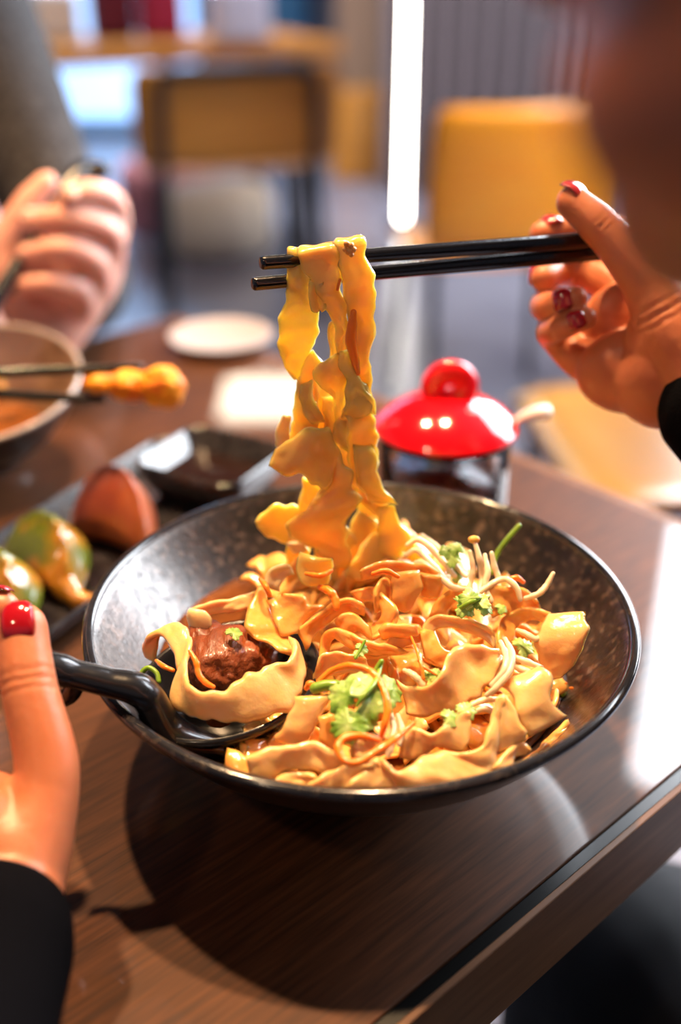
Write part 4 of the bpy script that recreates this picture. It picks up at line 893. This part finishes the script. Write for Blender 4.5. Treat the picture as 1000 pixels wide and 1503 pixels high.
bm = NB(); box(bm, ((XL+XR)/2, (YB+YF)/2, HZ+.05), (XR-XL, YB-YF, .1)); structure('ceiling', bm, 'ceil')
bm = NB(); box(bm, ((XL+XR)/2, YB+.05, HZ/2), (XR-XL, .1, HZ)); structure('wall_back', bm, 'wallp')
bm = NB(); box(bm, (XL-.05, (YB+YF)/2, HZ/2), (.1, YB-YF, HZ)); structure('wall_left', bm, 'wallp')
bm = NB(); box(bm, (XR+.05, (YB+YF)/2, HZ/2), (.1, YB-YF, HZ)); structure('wall_right', bm, 'wallp')
# slatted partition behind the right half
def at(px, y): return PY(px, 100, y).x
sy = 5.2; x0, x1 = at(470, sy)+.0, XR
x0 = at(563, sy)
bm = NB(); box(bm, ((x0+x1)/2, sy+.06, HZ/2), (x1-x0, .06, HZ)); structure('partition_backing', bm, 'slat_gap')
bm = NB(); x = x0+.03
while x < x1: box(bm, (x, sy, HZ/2), (.055, .06, HZ)); x += .098
structure('wall_slats', bm, 'slat')
# window wall at the back left
wy = YB-.02; wx0, wx1 = XL+.05, at(445, wy)
npn = 4; ww = (wx1-wx0)/npn
wn = empty('window_1', ((wx0+wx1)/2, wy, 0), None, None); tag(wn, kind='structure')
for i in range(npn):
    bm = NB(); box(bm, (wx0+ww*(i+.5), wy-.01, 1.35), (ww-.12, .02, 2.5)); build('pane', bm, M_['daylight'], wn)
bm = NB()
for i in range(npn+1): box(bm, (wx0+ww*i, wy-.05, 1.4), (.12, .08, 2.8))
for z in (.05, .95, 2.7): box(bm, ((wx0+wx1)/2, wy-.05, z), (wx1-wx0, .08, .10))
build('window_frame', bm, M_['frame'], wn)
# teal panel, pale strip and post
bm = NB(); a, b = PY(290, 80, 6.5).x, PY(448, 80, 6.5).x; box(bm, ((a+b)/2, 6.5, HZ/2), (b-a, .08, HZ)); structure('wall_panel', bm, 'teal')
bm = NB(); a, b = PY(493, 80, 6.0).x, PY(566, 80, 6.0).x; box(bm, ((a+b)/2, 6.0, HZ/2), (b-a, .12, HZ), bev=.004); structure('column_wood', bm, 'post')
# bright window on the right, out of view: lights the bowl and shows in the glossy table top
wa = Vector((.905, 2.56, 0)); wb = Vector((2.35, 1.35, 0)); wd = (wb-wa).normalized(); wang = math.atan2(wd.y, wd.x)
wz0, wz1 = .95, 2.74
win = empty('window_2', (wa+wb)/2, None, None, rz=wang); tag(win, kind='structure'); wl_ = (wb-wa).length
for i in range(2):
    bm = NB(); box(bm, (-wl_/2+wl_*(i+.5)/2, 0, (wz0+wz1)/2), (wl_/2-.03, .012, wz1-wz0)); build('pane', bm, M_['daylight2'], win, world=False)
bm = NB()
for x in (-wl_/2-.02, 0, wl_/2+.02): box(bm, (x, -.0, (wz0+wz1)/2), (.05 if x else .03, .06, wz1-wz0+.1))
for z in (wz0-.03, wz1+.03): box(bm, (0, 0, z), (wl_+.08, .06, .06))
build('window_frame', bm, M_['frame_d'], win, world=False)
bm = NB(); box(bm, ((wa.x+wb.x)/2, (wa.y+wb.y)/2+.0, wz0/2-.035), (wl_+.08, .09, wz0-.06), rz=wang); structure('wall_parapet', bm, 'wallp')
bm = NB(); box(bm, ((wa.x+wb.x)/2, (wa.y+wb.y)/2, (wz1+HZ)/2+.03), (wl_+.08, .09, HZ-wz1-.06), rz=wang); structure('wall_lintel', bm, 'wallp')
# LED tube standing on the floor
lp = PZ(591, 322, -.72); led = empty('floor_lamp', (lp.x, lp.y, 0), 'slim glowing white tube lamp standing upright in front of the slatted wall', 'lamp')
bm = NB(); tube(bm, [(lp.x, lp.y, .03), (lp.x, lp.y, 2.3)], .0085, 16, seg=12); build('light_tube', bm, M_['led'], led)
bm = NB(); lathe(bm, [(0, 0), (.07, 0), (.07, .012), (.012, .02), (.010, .03), (0, .03)], (lp.x, lp.y, 0), 32); build('base', bm, M_['lampmetal'], led)
# ---------------------------------------------------------------- chairs
def plychair(name, loc, ang, label, m, w=.44, sz=.40, bz0=.46, bz1=.72, d=.42, backr=.35, tr=.011, thick=.012, group='plywood chairs in the room', fy=0, fk=.43):
    """faces +y locally; back frame tubes outside the plywood"""
    t = empty(name, loc, label, 'chair', group, rz=ang)
    def curved(z0, z1, hw, y0, bow, rake):
        g = []
        for i in range(15):
            z = z0+(z1-z0)*i/14; row = []
            for j in range(25):
                q = -1+2*j/24; e = max(0, 1-((i/14-.5)*2)**8*.10)
                row.append(Vector((hw*e*q, y0+bow*(1-q*q)*-1-rake*(z-z0), z)))
            g.append(row)
        return g
    bm = NB(); solid_sheet(bm, curved(bz0, bz1, w/2, -d/2+.05, backr*.10, .12), thick, edge_pow=8); build('backrest', bm, M_[m], t, world=False)
    g = []
    for i in range(19):
        y = -d/2+.03+(d-.03)*i/18; row = []
        for j in range(19):
            q = -1+2*j/18; row.append(Vector((w*.47*q*(1-.10*(i/18-.5)**2), y, sz-.012*(1-q*q)*(1-(i/18)**3)-.02*max(0, i/18-.8)**2*25)))
        g.append(row)
    bm = NB(); solid_sheet(bm, g, thick, edge_pow=8); build('seat', bm, M_[m], t, world=False)
    hw = w*fk; yb = -d/2-.005+fy
    bm = NB(); tube(bm, [(-hw, yb+.03, sz-.02), (-hw, yb, (bz0+bz1)/2), (-hw+.01, yb-.012, bz1-.03), (-hw+.05, yb-.03, bz1-.012), (0, yb-.045, bz1-.008), (hw-.05, yb-.03, bz1-.012), (hw-.01, yb-.012, bz1-.03), (hw, yb, (bz0+bz1)/2), (hw, yb+.03, sz-.02)], tr, 12, seg=70); build('back_frame', bm, M_['tube_black'], t, world=False)
    for sx in (-1, 1):
        bm = NB(); tube(bm, [(sx*hw, yb+.03, sz-.02), (sx*(hw+.02), yb-.05, .011)], tr, 12); build('leg', bm, M_['tube_black'], t, world=False)
        bm = NB(); tube(bm, [(sx*hw*.92, d/2-.05, sz-.02), (sx*(hw+.01), d/2-.01, .011)], tr, 12); build('leg', bm, M_['tube_black'], t, world=False)
        bm = NB(); tube(bm, [(sx*hw, yb+.03, sz-.02), (sx*hw*.92, d/2-.05, sz-.02)], tr, 12); build('seat_rail', bm, M_['tube_black'], t, world=False)
    return t
cL = PY(325, 170, 3.30); cL.z = 0
plychair('cafe_chair', cL+Vector((0, .20, 0)), R_(15), 'brown plywood chair with a black tube frame, at the far table on the left', 'ply_dark', w=.62, bz0=.47, bz1=.75, sz=.462, tr=.017, fk=.37)
cR = PY(752, 280, 2.35); cR.z = 0
plychair('cafe_chair', cR+Vector((0, .20, 0)), R_(14), 'bright orange plywood chair with a tall back, behind the red-lidded jar', 'ply_orange', w=.47, bz0=.455, bz1=.765, sz=.43, d=.40, tr=.012, fy=.075, fk=.40)
cN = PZ(985, 640, -.30); 
plychair('cafe_chair', Vector((cN.x+.02, cN.y, 0)), R_(95), 'plywood chair drawn up to the right end of the table, only its seat showing', 'ply', w=.44, bz0=.52, bz1=.80, sz=.45, d=.42)
# far table with things on it
ft = PY(190, 105, 3.95); fc = Vector((ft.x-.05, 4.0, 0)); fa = R_(26)
t = empty('cafe_table', fc, 'brown wooden table at the far left behind the diner in grey', 'table', rz=fa)
bm = NB(); box(bm, (0, 0, .735), (1.45, .62, .05), bev=.006); build('tabletop', bm, M_['ply_dark'], t, smooth=False, world=False)
for x in (-.6, .6):
    for y in (-.22, .22): bm = NB(); box(bm, (x, y, .355), (.045, .045, .71), bev=.003); build('leg', bm, M_['tube_black'], t, world=False)
def onfar(px, y, w, d, h, name, m, label, cat):
    p = PY(px, 60, y); bm = NB(); box(bm, (p.x, y, .762+h/2), (w, d, h), bev=min(w, d, h)*.18, rz=fa); return tag(build(name, bm, M_[m], smooth=False), label, cat)
bag = onfar(168, 4.10, .15, .12, .22, 'tote_bag', 'maroon', 'dark maroon bag standing on the far table', 'bag')
onfar(238, 4.12, .15, .12, .18, 'cloth_bundle', 'magenta', 'magenta folded cloth standing beside the maroon bag', 'cloth')
onfar(352, 3.98, .20, .12, .17, 'paper_bag', 'lilac', 'pale lilac paper bag at the right end of the far table', 'bag')
onfar(85, 4.05, .15, .12, .16, 'paper_bag', 'paper', 'white paper bag at the left end of the far table', 'bag')
# added drums standing in for pale floor reflections under and behind the chair
def standin(px, py, y, r, h, m, label):
    p = PY(px, py, y); bm = NB(); k = min(.05, h*.3)
    lathe(bm, [(0, .004), (r-.03, .004), (r, .03), (r, h-k), (r-k*.4, h-k*.25), (r-k*1.2, h), (0, h)], (p.x, y, 0), 40)
    return tag(build('standin', bm, M_[m]), label, 'standin')
standin(322, 345, 4.15, .21, .25, 'cream', 'round cream pouf for a floor reflection beyond the brown chair')
standin(250, 330, 4.5, .20, .28, 'pink', 'pink pouf for a floor reflection, behind the cream one')
# box at the foot of the wooden post
p = PY(525, 160, 5.6); bm = NB(); box(bm, (p.x, 5.6, .21), (.26, .22, .42), bev=.01); tag(build('planter_box', bm, M_['ply_dark']), 'brown wooden box at the foot of the pale post', 'box')
bm = NB(); c = PZ(325, 500, .004); lathe(bm, [(0, .005), (.028, .005), (.044, .010), (.046, .0108), (.043, .0065), (.026, 0), (0, 0)], (c.x, c.y, T), 64)
M_['dull_ceramic'] = mat('dull_ceramic', (.34, .30, .30), .4)
tag(build('saucer', bm, M_['dull_ceramic']), 'white saucer near the far left corner of the dining table', 'saucer')
# ---------------------------------------------------------------- lamps
def pendant(x, y, z, energy, colr, size, label, aim=None, cone=64):
    t = empty('ceiling_spotlight', (x, y, HZ), label, 'lamp', 'black ceiling spotlights over the table')
    bm = NB(); lathe(bm, [(0, HZ), (.04, HZ), (.04, HZ-.015), (.006, HZ-.02), (.006, z+.10), (.045, z+.09), (.050, z-.02), (.046, z-.02), (.042, z+.07), (0, z+.08)], (x, y, 0), 40); build('lamp_shade', bm, M_['lampmetal'], t)
    bm = NB(); lathe(bm, [(0, z+.03), (.020, z+.028), (.026, z+.01), (.018, z-.006), (0, z-.012)], (x, y, 0), 24); build('bulb', bm, M_['bulb'], t)
    l = bpy.data.lights.new('spot', 'SPOT'); l.energy = energy; l.color = colr; l.shadow_soft_size = size; l.spot_size = R_(cone); l.spot_blend = .5
    o = bpy.data.objects.new('spotlight_beam', l); col.objects.link(o); o.location = (x, y, z-.025)
    d = Vector(aim or (.01, .375, T))-o.location; o.rotation_euler = d.to_track_quat('-Z', 'Y').to_euler()
pendant(-.40, .86, T+1.50, 135, (1, .63, .33), .03, 'black ceiling spotlight left of the table centre')
pendant(.06, .78, T+1.55, 175, (1, .63, .33), .03, 'black ceiling spotlight over the table centre')
pendant(-.75, -.45, T+1.45, 16, (1, .74, .5), .05, 'added fill spotlight behind the photographer, for the lifted noodles', (-.01, .41, T+.13), cone=15)  # added behind the camera to light the lifted noodles from the front
def area(name, loc, aim, sx, sy_, e, c):
    l = bpy.data.lights.new(name, 'AREA'); l.shape = 'RECTANGLE'; l.size = sx; l.size_y = sy_; l.energy = e; l.color = c
    o = bpy.data.objects.new(name, l); col.objects.link(o); o.location = loc; o.rotation_euler = (Vector(aim)-Vector(loc)).to_track_quat('-Z', 'Y').to_euler(); return o
def fillspot(x, y, e, c, label, sz=.10, aim=None, cone=120):  # fill light added to brighten the background; its ceiling ring is made up
    t = empty('added_fillspot', (x, y, HZ), label, 'lamp', 'fill lights added further back in the room')
    bm = NB(); lathe(bm, [(.06, HZ-.001), (.075, HZ-.001), (.075, HZ-.012), (.06, HZ-.012)], (x, y, 0), 32, closed=True); build('trim_ring', bm, M_['lampmetal'], t)
    l = bpy.data.lights.new('fillspot_beam', 'SPOT'); l.energy = e; l.color = c; l.shadow_soft_size = sz; l.spot_size = R_(cone); l.spot_blend = .6
    o = bpy.data.objects.new('fillspot_beam', l); col.objects.link(o); o.location = (x, y, HZ-.02)
    if aim: o.rotation_euler = (Vector(aim)-o.location).to_track_quat('-Z', 'Y').to_euler()
fillspot(-.7, 2.0, 130, (1, .88, .75), 'added downlight above the aisle, lighting the brown chair', aim=(-.5, 3.4, .7), cone=60)
fillspot(-1.2, 4.6, 260, (.8, .88, 1), 'added downlight above the far left table')
fillspot(-.4, 4.6, 260, (.85, .90, 1), 'added downlight near the pale post')
fillspot(.75, 1.25, 110, (1, .80, .55), 'added downlight lighting the orange chair', aim=(.42, 2.4, .62), cone=45)
fillspot(1.1, 2.0, 45, (1, .80, .6), 'added downlight above the chair at the table end', aim=(.6, 1.3, .4), cone=50)
fillspot(1.6, 4.3, 120, (1, .85, .8), 'added downlight near the slatted wall')
M_['panel_glow'] = mat('panel_glow', (1, .9, .75), .4, emit=(1, .86, .66), es=14)
t = empty('ceiling_panel_light', (-.46, 6.0, HZ), 'square warm ceiling panel lamp at the back of the room', 'lamp')
bm = NB(); box(bm, (-.46, 6.0, HZ-.02), (.50, .60, .03), bev=.003); build('diffuser', bm, M_['panel_glow'], t)
bm = NB(); box(bm, (-.46, 6.0, HZ-.008), (.54, .64, .014)); build('frame', bm, M_['lampmetal'], t)
# ---------------------------------------------------------------- world, camera, view
sc_ = bpy.context.scene
w = bpy.data.worlds.new('world'); sc_.world = w; w.use_nodes = True
w.node_tree.nodes['Background'].inputs[0].default_value = (.75, .80, 1, 1); w.node_tree.nodes['Background'].inputs[1].default_value = .15
cam = bpy.data.cameras.new('camera'); co = bpy.data.objects.new('camera', cam); col.objects.link(co); sc_.camera = co
co.location = (0, 0, T+CH); co.rotation_euler = (math.pi/2-PITCH, 0, 0)
cam.sensor_fit = 'VERTICAL'; cam.sensor_height = 36; cam.sensor_width = 24; cam.lens = F/1503*36
cam.clip_start = .01; cam.clip_end = 50
cam.dof.use_dof = True; cam.dof.focus_distance = .408; cam.dof.aperture_fstop = 3.0
vs = sc_.view_settings; sc_.display_settings.display_device = 'sRGB'; vs.view_transform = 'Standard'; vs.look = 'None'; vs.exposure = 0; vs.gamma = 1; vs.use_curve_mapping = False
sc_.cycles.use_denoising = True; sc_.cycles.max_bounces = 8; sc_.cycles.sample_clamp_indirect = 4
